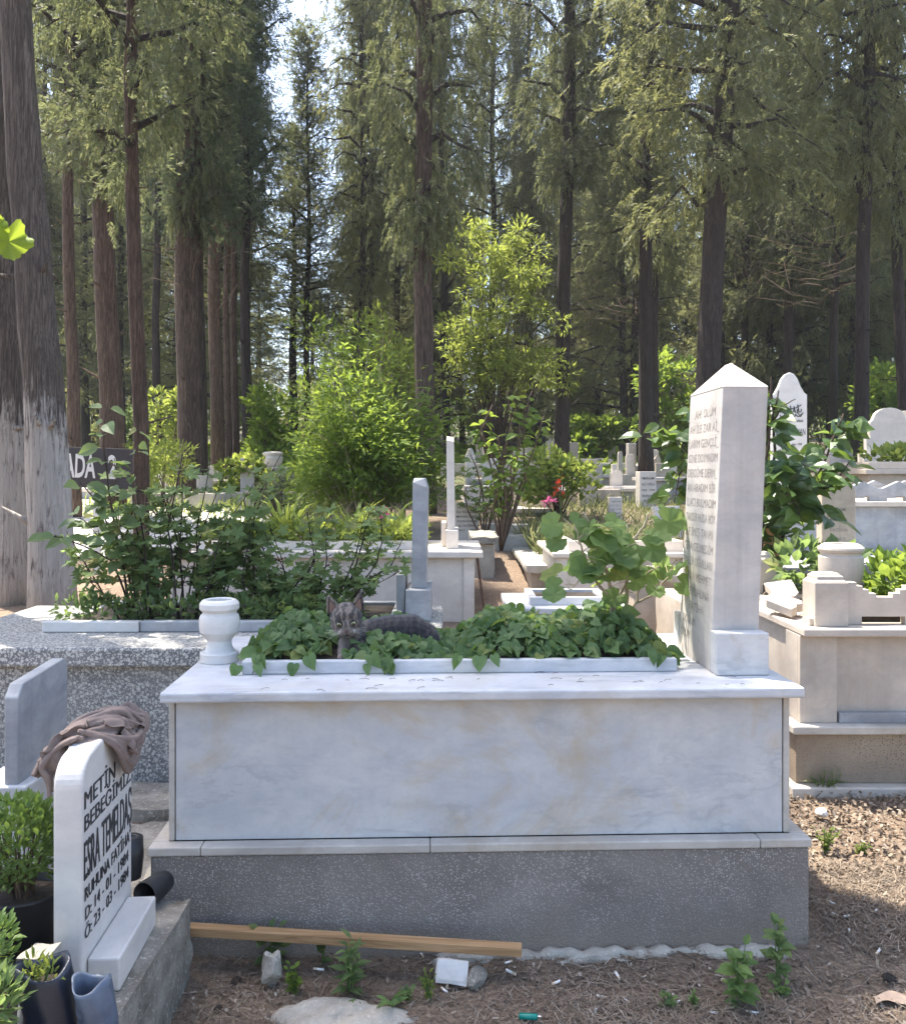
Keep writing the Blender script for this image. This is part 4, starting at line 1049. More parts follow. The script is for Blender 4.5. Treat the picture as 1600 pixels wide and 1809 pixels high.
# headstone of the terrazzo tomb seen edge on
eh = T('headstone', 'streaked grey marble headstone seen edge on at the right end of the terrazzo tomb', 'headstone', (-.19, 5.3, .77))
v0 = [(-.245, 0), (-.16, 0)]
eb = MB(); hh = .82
V = [(-.24, 5.22, .95), (-.155, 5.22, .95), (-.155, 5.55, .95), (-.24, 5.55, .95), (-.232, 5.22, 1.56), (-.147, 5.22, 1.53), (-.147, 5.55, 1.53), (-.232, 5.55, 1.56), (-.225, 5.24, 1.585), (-.165, 5.24, 1.585), (-.165, 5.53, 1.585), (-.225, 5.53, 1.585)]
eb.add(V, [(3, 2, 1, 0)] + [(i + a, (i + 1) % 4 + a, 4 + (i + 1) % 4 + a, 4 + i + a) for a in (0, 4) for i in range(4)] + [(8, 9, 10, 11)])
eh.part('slab', eb, M['marble_dark'], bevel=.004)
eh.part('base_block', MB().box(-.27, -.125, 5.14, 5.6, .7705, .9495), M['marble_dark'], bevel=.005)
eh.part('rear_block', MB().box(-.325, -.276, 5.2, 5.5, .7705, 1.03), M['marble_dark'], bevel=.004)

# plants on it
def rnd_stems(n, x0, x1, y0, y1, z, h0, h1, lean, seed, per=9, rad=.006, bx=None):
    r = random.Random(seed); out = []
    for i in range(n):
        x = r.uniform(x0, x1); y = r.uniform(y0, y1); h = r.uniform(h0, h1); a = r.uniform(0, 6.28); q = r.uniform(.2, 1) * lean
        bxx = x if bx is None else bx[0] + (x - bx[0]) * bx[1]
        p0 = (bxx + r.gauss(0, .02), y, z); p2 = (x + q * math.cos(a), y + q * math.sin(a) - .05 * q, z + h)
        p1 = (bxx * .5 + p2[0] * .5 + r.gauss(0, .04), y + r.gauss(0, .03), z + h * .55)
        out.append(([p0, p1, p2], rad * r.uniform(.6, 1.2), per))
    return out
branchy('rose_bush', 'sparse leggy rose bush with rounded leaves at the left of the terrazzo tomb', 'bush', (-1.75, 5.1, .8), [
    ([W(232, 1095, 5.1), W(215, 990, 5.05), W(195, 890, 5.0), W(183, 790, 5.0), W(190, 705, 5.0)], .008, 22),
    ([W(240, 1095, 5.1), W(225, 1000, 5.05), W(200, 940, 5.0), W(165, 880, 4.95), W(140, 850, 4.9)], .007, 20),
    ([W(235, 1095, 5.1), W(205, 1000, 5.1), W(230, 920, 5.1), W(238, 820, 5.1), W(246, 745, 5.1)], .007, 18),
    ([W(215, 1000, 5.05), W(160, 970, 4.9), W(110, 950, 4.85), W(75, 945, 4.8)], .005, 12),
    ([W(200, 930, 5.0), W(160, 930, 4.9), W(130, 905, 4.85)], .004, 8)],
    OVATE, .115, M['rose'], M['bark'], 15, .03, start=.25, tilt=(-.6, .7))
branchy('geranium_bush', 'big lobed leaf geranium bush beside the rose on the terrazzo tomb', 'bush', (-1.5, 5.15, .8), rnd_stems(30, -2.1, -1.05, 4.95, 5.35, .8, .35, .95, .2, 16, 30, .006, (-1.6, .45)), LOBED, .082, M['geranium'], M['bark_dark'], 17, .045, start=.3)
branchy('geranium_bush', 'lower geranium bush with bare twisted stems behind the cat', 'bush', (-.9, 5.2, .8), rnd_stems(24, -1.35, -.45, 4.95, 5.4, .8, .18, .68, .2, 18, 26, .006, (-.9, .6)), LOBED, .08, M['geranium'], M['bark_dark'], 19, .04, start=.3)
branchy('geranium_shoot', 'slim lobed leaf shoot leaning right beside the edge on grey headstone', 'bush', (-.55, 5.15, .8), [([W(600, 1090, 5.1), W(640, 1030, 5.1), W(690, 1000, 5.05), W(712, 950, 5.0)], .006, 20), ([W(640, 1030, 5.1), W(668, 990, 5.1), W(676, 930, 5.1), W(665, 885, 5.1)], .005, 26), ([W(690, 1000, 5.05), W(705, 1010, 5.0), W(650, 1040, 4.95)], .004, 6)], LOBED, .07, M['geranium'], M['bark'], 20, .035, start=.25)
mb = MB(); r = np.random.default_rng(5)
for cx in np.linspace(-2.1, -.6, 16):
    bushy(mb, (cx + r.normal(0, .03), 4.93 + r.uniform(0, .15), .86), (.11, .09, .07), 70, SMALL if r.random() < .6 else LOBED, .05, .5, int(cx * 100) % 97)
tag(mb.build('low_greenery', M['geranium']), 'low green leaves covering the soil along the kerb of the terrazzo tomb', 'ground cover', kind='stuff')

# ================================================================ generic box tomb
def box_tomb(name, label, x0, x1, y0, y1, z0, z1, mb_, mslab, over=.05, th=.045, plinth=None, rim=None, soil=True, panels=None, rz=0):
    t = T(name, label, 'tomb', ((x0 + x1) / 2, (y0 + y1) / 2, z0), rz)
    zb = z0
    if plinth:
        t.part('plinth', MB().box(x0 - .05, x1 + .05, y0 - .05, y1 + .05, z0 - .2, z0 + plinth[0]), plinth[1], bevel=.006); zb = z0 + plinth[0] + .001
    t.part('body', MB().box(x0, x1, y0, y1, zb - (0 if plinth else .2), z1 - th - .001), mb_, bevel=.005)
    if panels:
        for (a0, a1) in panels: t.part('pilaster', MB().box(a0, a1, y0 - .022, y0 - .002, zb + .002, z1 - th - .003), mslab, bevel=.003)
        t.part('side_pilaster', MB().box(x0 - .022, x0 - .002, y0 - .022, y0 + .10, zb + .002, z1 - th - .003), mslab, bevel=.003)
    t.part('top_slab', MB().box(x0 - over, x1 + over, y0 - over, y1 + over, z1 - th, z1), mslab, bevel=.008)
    if rim:
        a, b, c, d, h = rim; k = MB(); w = .05
        k.box(a, b, c, c + w, z1 + .001, z1 + h); k.box(a, b, d - w, d, z1 + .001, z1 + h); k.box(a, a + w, c + w + .001, d - w - .001, z1 + .001, z1 + h); k.box(b - w, b, c + w + .001, d - w - .001, z1 + .001, z1 + h)
        t.part('planter_rim', k, mslab, bevel=.004)
        if soil: t.part('soil_fill', MB().box(a + w + .001, b - w - .001, c + w + .001, d - w - .001, z1 + .0015, z1 + h * .6), M['potsoil'])
    return t
def headstone(label, x, y, z, w, h, th, rz, shape, m, text=None, tm=None, base=True, name='headstone', tilt=0, group=None):
    """face towards -Y before turning by rz; shape: flat / arch / ogee / clip / shoulder"""
    t = T(name, label, 'headstone', (x, y, z), rz, group, local=True)
    hw = w / 2; b = h * .16 if base else 0
    if shape == 'flat': pr = [(-hw, b), (-hw, h), (hw, h), (hw, b)]
    elif shape == 'arch': pr = [(-hw, b)] + [(hw * math.cos(math.radians(a)), h - hw * .75 + hw * .75 * math.sin(math.radians(a))) for a in range(180, -1, -15)] + [(hw, b)]
    elif shape == 'ogee':
        pr = [(-hw, b), (-hw, h * .82), (-hw * .85, h * .835), (-hw * .62, h * .89), (-hw * .45, h * .95), (-hw * .25, h * .985), (0, h)]
        pr += [(-a, c) for a, c in pr[:-1][::-1]]
    elif shape == 'clip': pr = [(-hw, b), (-hw, h * .9), (-hw * .7, h), (hw * .7, h), (hw, h * .9), (hw, b)]
    else:
        pr = [(-hw, b), (-hw, h * .45), (-hw * .84, h * .45), (-hw * .84, h * .74), (-hw * .72, h * .78)] + [(hw * .68 * math.cos(math.radians(a)), h * .80 + h * .20 * math.sin(math.radians(a))) for a in range(170, 9, -20)]
        pr += [(hw * .72, h * .78), (hw * .84, h * .74), (hw * .84, h * .45), (hw, h * .45), (hw, b)]
    t.part('slab', MB().prism(pr, -th / 2, th / 2), m, bevel=min(.006, th * .1))
    if base: t.part('base_block', MB().box(-hw * 1.18, hw * 1.18, -th * 1.1, th * 1.1, -.03, b - .001), m, bevel=.005)
    if text:
        k = MB()
        for s, zc, ww, hh in text: letter(k, s, (-ww / 2, -th / 2 - .0015, zc), (1, 0, 0), (0, 0, 1), (0, -1, 0), hh, ww, .012)
        t.part('inscription', k, tm or M['letters'])
    if tilt: t.r.rotation_euler = (tilt, 0, rz)
    return t
def grassy(name, label, x0, x1, y0, y1, z, n, size, m, tpl, seed, kind='stuff', lean=.5, cat='grass'):
    r = np.random.default_rng(seed); P = np.stack([r.uniform(x0, x1, n), r.uniform(y0, y1, n), np.zeros(n)], -1)
    P[:, 2] = z if z is not None else G(P[:, 0], P[:, 1])
    A = np.stack([r.normal(0, lean, n), r.normal(0, lean, n), r.uniform(.5, 1.2, n)], -1); N = r.normal(0, 1, (n, 3))
    mb = MB(); scatter(mb, tpl, P, A, N, r.uniform(.5, 1.2, n) * size)
    o = mb.build(name, m); tag(o, label, cat, kind=kind); return o

# second row: the marble tomb with day lilies
b2 = box_tomb('marble_tomb', 'long white marble tomb behind the terrazzo one, topped with day lilies', -2.25, .17, 7.3, 8.45, .40, .99, M['marble_cream'], M['marble_cream'], .07, .05, rim=(-2.1, -.28, 7.45, 8.35, .07), panels=[(.085, .172)])
lil = []
def lily(name, label, x, y, z, n, L, seed, flower=None):
    r = np.random.default_rng(seed); t = T(name, label, 'plant', (x, y, z))
    a = r.uniform(0, 6.28, n); el = r.uniform(.5, 1.3, n)
    P = np.stack([x + .06 * np.cos(a), y + .06 * np.sin(a), np.full(n, z)], -1)
    A = np.stack([np.cos(a) * np.cos(el), np.sin(a) * np.cos(el), np.sin(el) * .7], -1); N = np.stack([-np.cos(a) * .6, -np.sin(a) * .6, np.ones(n)], -1)
    mb = MB(); scatter(mb, BLADE, P, A, N, L * r.uniform(.6, 1.1, n)); t.part('leaves', mb, M['lily'])
    if flower:
        f = MB(); st = MB()
        for q in flower:
            st.tube([(x, y, z), (x * .5 + q[0] * .5, y * .5 + q[1] * .5, z * .45 + q[2] * .55), q], .004, 5)
            bushy(f, q, (.04, .04, .035), 26, OVATE, .045, .5, seed)
        t.part('petals', f, M['pink']); t.part('stalk', st, M['basil'])
    return t
k = 0
for x, y, s in ((-.55, 7.75, .42), (-.85, 8.0, .45), (-1.2, 7.8, .42), (-1.5, 8.1, .5), (-1.8, 7.7, .42), (-.4, 8.15, .36)):
    lily('day_lily', ['strap leaved day lily with a pink bloom, nearest the upright white headstone', 'strap leaved day lily second from the upright white headstone', 'strap leaved day lily in the middle of the marble tomb bed', 'strap leaved day lily left of the middle of the marble tomb bed', 'strap leaved day lily at the left end of the marble tomb bed', 'short strap leaved day lily at the back right of the marble tomb bed'][k], x, y, 1.03, 34, s, 50 + k, [tuple(at(676, 905, 7.75)), ] if k == 0 else None); k += 1
mb = MB(); r = np.random.default_rng(9)
for q in range(30): bushy(mb, (r.uniform(-2.05, -.35), r.uniform(7.5, 8.3), 1.09), (.16, .12, .09), 55, LOBED if q % 3 else SMALL, .07, .5, q)
tag(mb.build('low_greenery', M['lily']), 'sunlit yellow green leaves filling the bed of the day lily tomb', 'ground cover', kind='stuff')
ws = T('headstone', 'slim white marble headstone seen edge on at the right end of the day lily tomb', 'headstone', (-.02, 7.7, .99))
V = [(-.05, 7.6, 1.145), (.018, 7.6, 1.145), (.018, 7.95, 1.145), (-.05, 7.95, 1.145), (-.055, 7.6, 1.90), (.008, 7.6, 1.885), (.008, 7.95, 1.935), (-.055, 7.95, 1.945)]
ws.part('slab', MB().add(V, [(3, 2, 1, 0), (4, 5, 6, 7)] + [(i, (i + 1) % 4, 4 + (i + 1) % 4, 4 + i) for i in range(4)]), M['marble_cream'], bevel=.004)
ws.part('base_block', MB().box(-.058, .045, 7.52, 8.02, .991, 1.144), M['marble_cream'], bevel=.004)
ws.part('rear_block', MB().box(-.10, -.0585, 7.7, 8.02, .991, 1.2), M['marble_cream'], bevel=.004)
rod = MB().tube([tuple(at(842, 978, 7.3)), tuple(at(848, 1025, 7.28)), tuple(at(855, 1075, 7.25))], .011, 8)
tag(rod.build('iron_rod', M['rust']), 'rusty iron rod leaning against the right end of the day lily tomb', 'rod')

# path side: walls and slabs
def rough_thing(name, label, cat, bx, m, seed, step=.08, amp=.008, rz=0):
    mb = MB(); x0, x1, y0, y1, z0, z1 = bx; cx, cy = (x0 + x1) / 2, (y0 + y1) / 2
    rough_box(mb, x0 - cx, x1 - cx, y0 - cy, y1 - cy, z0, z1, step, amp, seed)
    o = mb.build(name, m, smooth=True); o.location = (cx, cy, 0); o.rotation_euler = (0, 0, rz); return tag(o, label, cat)
ct = T('rubble_tomb', 'rough rubble tomb end with a concrete cap by the sandy path', 'tomb', (.25, 9.2, .5))
mb = MB(); rough_box(mb, .20, .41, 8.9, 9.8, .3, .93, .06, .01, 41); ct.part('body', mb, M['concrete_light'], smooth=True)
mb = MB(); rough_box(mb, .17, .45, 8.85, 9.9, .931, 1.0, .06, .006, 42); ct.part('cap', mb, M['concrete'], smooth=True)
sg = T('slab_tomb', 'low concrete slab tomb along the right of the sandy path', 'tomb', (1.0, 9.6, .5))
sg.part('body', MB().box(.72, 1.5, 8.3, 11.0, .3, .715), M['stone_tan'], bevel=.01)
mb = MB(); rough_box(mb, .66, 1.55, 8.2, 11.1, .716, .79, .1, .006, 43); sg.part('cap', mb, M['concrete_light'], smooth=True)
rough_thing('kerb_stone', 'long pale kerb stone closing the far end of the sandy path', 'kerb', (.28, .85, 10.2, 10.35, .7, .93), M['concrete_light'], 44)
rough_thing('kerb_stone', 'pale kerb stone behind and above the first at the end of the path', 'kerb', (.36, .95, 11.2, 11.4, .8, 1.0), M['concrete_light'], 45)
wt = box_tomb('white_tomb', 'white marble tomb behind the mallow with a weedy bed on top', .86, 1.95, 7.4, 8.7, .40, .97, M['marble_cream'], M['marble_cream'], .05, .04, plinth=(.10, M['marble_cream']), panels=[(.858, .93), (1.2, 1.26), (1.88, 1.952)], rim=(.95, 1.9, 7.48, 8.6, .09))
et = box_tomb('small_slab_tomb', 'small low marble slab tomb with an empty raised ring behind the trough leaves', .39, 1.15, 6.03, 6.75, .2, .72, M['concrete_light'], M['marble_top'], .03, .045, rim=(.52, 1.06, 6.13, 6.62, .055))
box_tomb('low_tomb', 'low tan slab tomb between the mallow and the obelisk', 1.32, 1.85, 6.6, 7.2, .3, .88, M['stone_tan'], M['marble_trim'], .04, .06)
rough_thing('low_wall', 'low tan stone wall running back behind the obelisk', 'wall', (1.44, 1.70, 5.45, 6.45, .1, .80), M['stone_tan'], 46, .08, .004)
grassy('bed_grass', 'dry grass and weeds on the white tomb behind the mallow', 1.0, 1.85, 7.55, 8.55, 1.03, 800, .15, M['dry'], BLADE, 61)
grassy('slab_grass', 'yellowing grass growing along the slab tomb by the path', .85, 1.5, 9.2, 10.9, .79, 700, .3, M['dry'], BLADE, 62)
grassy('wild_grass', 'wild grass between the far graves in the middle', .9, 3.4, 10.6, 14, None, 1800, .2, M['dry'], BLADE, 63)
grassy('wild_grass', 'green wild grass around the graves on the far left', -5.5, -1.2, 12.5, 18, None, 2600, .26, M['lily'], BLADE, 64)
grassy('forest_weeds', 'low weeds over the forest floor under the trees', -12, 12, 19, 32, None, 9000, .36, M['bush'], OVATE, 65, lean=.9, cat='weeds')

# ================================================================ the big tomb on the right
rt = T('walled_tomb', 'big grey beige marble tomb on the right with notched low walls and corner posts', 'tomb', (2.6, 4.8, .1))
X0, X1, Y0, Y1 = 1.60, 4.6, 4.27, 5.75
rt.part('foot_ledge', MB().box(X0 - .01, X1, Y0 - .03, Y1, -.05, .135), M['marble_trim'], bevel=.006)
rt.part('plinth', MB().box(X0 + .03, X1, Y0 + .035, Y1, .136, .378), M['plinth_tan'], bevel=.004)
rt.part('ledge', MB().box(X0, X1, Y0 - .012, Y1, .379, .418), M['marble_trim'], bevel=.006)
rt.part('body', MB().box(X0 + .085, X1, Y0 + .085, Y1 - .03, .419, .836), M['marble_beige'], bevel=.003)
for a, b in ((X0 + .055, X0 + .232), (2.75, 2.93)):
    rt.part('pilaster', MB().box(a, b, Y0 + .05, Y0 + .0845, .419, .836), M['marble_beige'], bevel=.003)
rt.part('side_pilaster', MB().box(X0 + .0555, X0 + .0845, Y0 + .085, Y0 + .24, .419, .836), M['marble_beige'], bevel=.003)
rt.part('dark_strip', MB().box(X0 + .24, 2.74, Y0 + .045, Y0 + .0843, .419, .468), M['marble_dark'], bevel=.003)
rt.part('top_slab', MB().box(X0 + .055, X1, Y0 + .0, Y1 + .03, .837, .875), M['marble_beige'], bevel=.007)
def notched(L, h, notch, slots):
    """low wall profile along x with stepped V notches and slots at the foot"""
    pts = [(0, 0)]
    for a, b in slots: pts += [(a, 0), (a, .038), (b, .038), (b, 0)]
    pts += [(L, 0), (L, h)]
    for c in notch[::-1]:
        for dx, dz in ((.135, 0), (.135, .018), (.105, .018), (.105, .036), (.075, .036), (.075, .054), (.04, .054), (.04, .072)): pts.append((c + dx, h - dz))
        for dx, dz in ((.04, .072), (.04, .054), (.075, .054), (.075, .036), (.105, .036), (.105, .018), (.135, .018), (.135, 0)): pts.append((c - dx, h - dz))
    pts += [(0, h)]
    q = []
    for p in pts:
        if not q or (abs(p[0] - q[-1][0]) + abs(p[1] - q[-1][1])) > 1e-6: q.append(p)
    return q
def post(x, y):
    w = .08; V = []
    mb = MB(); mb.box(x - w, x + w, y - w, y + w, .876, 1.085)
    for (a, za, b_, zb) in ((w, 1.0855, w * .78, 1.10), ):
        pass
    ring = [(w * .97, 1.0852), (w * .80, 1.100), (w * .80, 1.112), (w * .62, 1.122), (w * .62, 1.128)]
    for q, z in ring: V += [(x - q, y - q, z), (x + q, y - q, z), (x + q, y + q, z), (x - q, y + q, z)]
    F = [(4 * k + i, 4 * k + (i + 1) % 4, 4 * k + 4 + (i + 1) % 4, 4 * k + 4 + i) for k in range(4) for i in range(4)] + [(16, 17, 18, 19), (3, 2, 1, 0)]
    mb.add(V, F); return mb
px0, py0 = 1.815, 4.42; px1, py1 = 2.0, 5.62
rt.part('corner_post', post(px0, py0), M['marble_beige'], bevel=.004)
rt.part('corner_post', post(px1 - .10, py1), M['marble_beige'], bevel=.004)
rt.part('low_wall', MB().prism(notched(1.9, .205, [.20, .75, 1.3], [(.09, .30), (.62, .86), (1.2, 1.42)]), py0 - .02, py0 + .03, M=Matrix.Translation((px0 + .081, 0, .876))), M['marble_beige'], bevel=.002)
rt.part('low_wall', MB().prism(notched(1.9, .17, [.17, .72, 1.25], []), py1 - .02, py1 + .03, M=Matrix.Translation((px1 - .019, 0, .876))), M['marble_beige'], bevel=.002)
rt.part('soil_fill', MB().box(px0 + .08, X1 - .1, py0 + .06, py1 - .06, .876, .93), M['potsoil'])
# its broken left wall lies in pieces
def shard(name, label, pts, th, loc, rot):
    mb = MB().prism(pts, 0, th, 'xy'); o = mb.build(name, M['marble_beige'], bevel=.003); o.location = loc; o.rotation_euler = rot; return tag(o, label, 'fragment')
shard('wall_fragment', 'notched broken wall fragment lying nearest the front corner post', [(0, 0), (.05, .02), (.07, .05), (.1, .04), (.13, .08), (.12, .2), (.06, .26), (0, .2)], .045, (1.70, 4.55, .885), (.12, -.14, .3))
shard('wall_fragment', 'notched broken wall fragment leaning towards the rear corner post', [(0, 0), (.04, -.03), (.07, .02), (.12, .0), (.15, .06), (.17, .36), (.1, .42), (.02, .40), (.03, .2)], .045, (1.72, 4.86, .888), (.1, -.22, -.2))
shard('wall_fragment', 'small broken wall fragment at the foot of the front corner post', [(0, 0), (.05, -.01), (.06, .05), (.02, .07)], .035, (1.715, 4.36, .876), (0, 0, .2))
ur = T('stone_urn', 'round weathered marble urn standing inside the notched walls of the right tomb', 'urn', (2.08, 4.86, .93))
up = [(0, 0), (.05, .0), (.075, .03), (.1, .08), (.112, .14), (.114, .20), (.114, .235), (.110, .24), (.104, .243), (.104, .256), (.113, .262), (.119, .275), (.117, .285), (.095, .302), (.085, .306), (.076, .302), (.072, .27), (.07, .2), (0, .19)]
ur.part('body', MB().lathe(up, (2.08, 4.86, .93), 48), M['marble_beige'], smooth=True, sharp=30)
mb = MB(); r = np.random.default_rng(12)
plants_r = [(2.38, 4.72), (2.55, 4.85), (2.75, 4.62), (2.42, 5.05), (2.7, 5.1), (2.9, 4.9), (3.1, 4.7), (2.5, 4.55), (2.85, 4.5), (3.0, 5.2), (2.25, 5.35), (2.02, 5.3)]
k = 0
for (x, y) in plants_r:
    t = T('leafy_plant', 'bright leafy plant in the bed of the right tomb behind its notched wall', 'plant', (x, y, .93), group='leafy plants in the right tomb bed')
    mb = MB(); bushy(mb, (x, y, 1.04 + .03 * (k % 3)), (.16, .14, .11), 90, OVATE, .085, .7, 70 + k); t.part('foliage', mb, M['bush'] if k < 9 else M['geranium'])
    st = MB()
    for q in range(6):
        a = q * 1.05; st.tube([(x, y, .92), (x + .1 * math.cos(a), y + .08 * math.sin(a), 1.05)], [.004, .002], 5)
    t.part('stems', st, M['basil']); k += 1
grassy('soil_scraps', 'dry needle litter on the slab of the right tomb', 1.68, 1.95, 4.5, 5.5, .878, 160, .05, M['needles'], BLADE, 77, lean=3)

# behind the right tomb
jt = box_tomb('grey_tomb', 'shaded grey marble tomb behind the notched wall of the right tomb', 2.12, 4.8, 5.95, 6.75, .15, 1.0, M['marble_dark'], M['marble_dark'], .04, .045, panels=[(2.118, 2.2), (2.75, 2.83)])
headstone('tan weathered headstone with faint carved text and clipped corners behind the urn', 2.62, 6.2, 1.0, .23, .56, .1, 0, 'clip', M['stone_tan'], [('MERHUME', .36, .10, .022), ('RUHUNA', .29, .12, .022), ('FATİHA', .22, .12, .022), ('1962', .16, .09, .022)], M['letters_worn'])
mb = MB()
it = T('terrace_tomb', 'long grey tomb wall with a crenellated cresting far right', 'tomb', (4.0, 7.5, .5))
it.part('body', MB().box(2.55, 6.2, 7.0, 8.2, .2, 1.36), M['marble_dark'], bevel=.006)
it.part('top_slab', MB().box(2.5, 6.25, 6.95, 8.25, 1.361, 1.40), M['marble_beige'], bevel=.006)
def crest(L):
    pts = [(0, 0)]; n = int(L / .28)
    for i in range(n): pts += [(i * .28 + .05, 0), (i * .28 + .05, .035), (i * .28 + .19, .035), (i * .28 + .19, 0)]
    pts += [(n * .28, 0), (n * .28, .10)]
    for i in range(n)[::-1]: pts += [(i * .28 + .26, .10), (i * .28 + .14, .155), (i * .28 + .02, .10)]
    pts.append((0, .10)); return pts
it.part('cresting', MB().prism(crest(3.1), 7.05, 7.1, M=Matrix.Translation((3.05, 0, 1.401))), M['marble_dark'], bevel=.002)
it.part('cresting', MB().prism(crest(3.1), 8.05, 8.1, M=Matrix.Translation((3.05, 0, 1.401))), M['marble_dark'], bevel=.002)
ht = headstone('tall white pointed headstone with dark calligraphy and lettering among the dark shrub leaves', 2.87, 7.75, 1.4, .285, 1.08, .085, math.radians(-9), 'ogee', M['marble_white'], [('Ruhuna Fatiha Hüvelbaki', .655, .22, .024), ('HASAN DAYHAN', .545, .255, .058), ('doğum 1933  ölüm 1999', .455, .20, .022), ('Ruhuna El Fatiha', .27, .14, .02)])
cg = MB()
def stroke(pts, w): cg.tube([(a, -.0445, b) for a, b in pts], w, 6)
r = random.Random(6)
for k in range(6):
    x = -.085 + k * .03; stroke([(x, .80 + r.uniform(-.01, .01)), (x + .012, .735), (x + .028, .745), (x + .03, .765)], .0042)
for k in range(4): stroke([(-.08 + k * .045, .715), (-.07 + k * .045, .70), (-.045 + k * .045, .705), (-.04 + k * .045, .725)], .0040)
stroke([(-.09, .76), (-.05, .772), (0, .764), (.05, .775), (.095, .80)], .0035); stroke([(.06, .74), (.09, .70), (.11, .735)], .004)
ht.part('calligraphy', cg, M['letters'])
kt = box_tomb('planted_tomb', 'cream marble tomb with stacked slabs and sunny plants at the far right', 3.95, 5.6, 8.6, 9.6, .5, 1.66, M['stone_tan'], M['marble_beige'], .06, .05, rim=(3.93, 5.6, 8.56, 9.6, .07))
mb = MB(); r = np.random.default_rng(21)
for q in range(16): bushy(mb, (r.uniform(4.05, 5.5), r.uniform(8.7, 9.4), 1.78), (.17, .14, .1), 60, OVATE, .085, .6, 200 + q)
tag(mb.build('bed_plants', M['lily']), 'sunny low plants spilling over the cream tomb at the far right', 'ground cover', kind='stuff')
headstone('broad blue grey headstone in shade with a rounded top at the far right', 4.95, 10.3, 1.75, .52, .62, .09, math.radians(-4), 'shoulder', M['marble_cream'])
headstone('pale weathered headstone partly hidden by the shrub right of the tall pointed one', 3.95, 9.3, 1.30, .26, .62, .09, .25, 'arch', M['marble_beige'])
headstone('square white pillar stone at the right edge beside the small bush', 5.35, 10.6, 1.7, .14, .66, .12, .1, 'flat', M['marble_cream'])
pf = MB(); rough_box(pf, 1.99, 2.12, 5.80, 5.89, .1, 1.26, .04, .004, 51); tag(pf.build('brick_pier', M['terracotta'], smooth=True), 'sunlit peach coloured masonry pier behind the shrub stems', 'pier')
# ================================================================ shrubs and saplings
Ys = 5.84
branchy('dark_shrub', 'tall shrub with large dark glossy oval leaves behind the obelisk and right tomb', 'shrub', (2.03, Ys, .15), [
    ([(2.03, Ys, .15), W(1352, 985, Ys), W(1360, 900, Ys), W(1368, 800, Ys), W(1362, 672, 5.7)], .016, 38),
    ([(2.05, Ys, .15), W(1365, 985, Ys), W(1400, 910, 5.75), W(1450, 830, 5.7), W(1490, 730, 5.65)], .014, 41),
    ([(2.05, Ys, .3), W(1375, 950, Ys), W(1430, 870, 5.7), W(1470, 860, 5.6), W(1500, 815, 5.6)], .009, 32),
    ([(2.02, Ys, .3), W(1348, 960, Ys), W(1350, 860, 5.7), W(1360, 760, 5.65), W(1375, 690, 5.6)], .012, 38),
    ([(2.02, Ys, .3), W(1345, 900, Ys), W(1355, 780, 5.7), W(1362, 665, 5.65)], .009, 40),
    ([W(1300, 840, 5.9), W(1215, 800, 6.0), W(1165, 745, 6.05)], .006, 22),
    ([W(1370, 930, 5.8), W(1410, 900, 5.65), W(1440, 900, 5.6), W(1470, 925, 5.55)], .006, 25),
    ([W(1365, 900, 5.8), W(1390, 870, 5.6), W(1410, 900, 5.55), W(1420, 940, 5.5)], .006, 25),
    ([W(1400, 860, 5.8), W(1450, 800, 5.8), W(1485, 755, 5.75), W(1512, 745, 5.7)], .007, 28),
    ([W(1350, 900, 5.8), W(1300, 840, 5.9), W(1230, 790, 6.0), W(1180, 770, 6.05), W(1140, 775, 6.05)], .009, 35),
    ([W(1230, 790, 6.0), W(1200, 840, 6.0), W(1190, 890, 5.95)], .006, 25),
    ([W(1300, 840, 5.9), W(1250, 750, 6.0), W(1220, 720, 6.0)], .006, 12),
    ([W(1368, 740, 5.7), W(1385, 715, 5.7), W(1405, 705, 5.7)], .006, 6),
    ([W(1355, 860, 5.7), W(1370, 830, 5.6), W(1385, 850, 5.55), W(1390, 880, 5.5)], .006, 22),
    ([W(1370, 840, 5.7), W(1400, 820, 5.6), W(1440, 835, 5.5), W(1450, 860, 5.5)], .006, 25)],
    OVATE, .145, M['shrub'], M['bark'], 33, .05, start=.22, tilt=(-.7, .55), avoid=lambda e: 1376 < 800 + e.x / e.y * 1600 < 1462 and 1.80 < e.z < 2.26)
def clumpy(name, label, cat, base, clumps, n, size, tpl, lm, bm_, seed, trunkr=.03, up=.5, group=None, stems=True):
    r = random.Random(seed); t = T(name, label, cat, base, group=group); mb = MB(); st = MB()
    for i, (c, rad) in enumerate(clumps):
        bushy(mb, c, rad, int(n * r.uniform(.7, 1.3)), tpl, size, up, seed * 13 + i)
        if stems:
            c = Vector(c); b = Vector(base); m_ = b.lerp(c, .5) + Vector((r.gauss(0, .05), r.gauss(0, .05), .08))
            st.tube([b + Vector((r.gauss(0, trunkr), r.gauss(0, trunkr), -.05)), m_, c], [trunkr, trunkr * .6, trunkr * .25], 7)
    t.part('foliage', mb, lm)
    if stems: t.part('stems', st, bm_, smooth=True)
    return t
def gpt(px, Y): x = AX(px, Y); return (x, Y, g(x, Y))
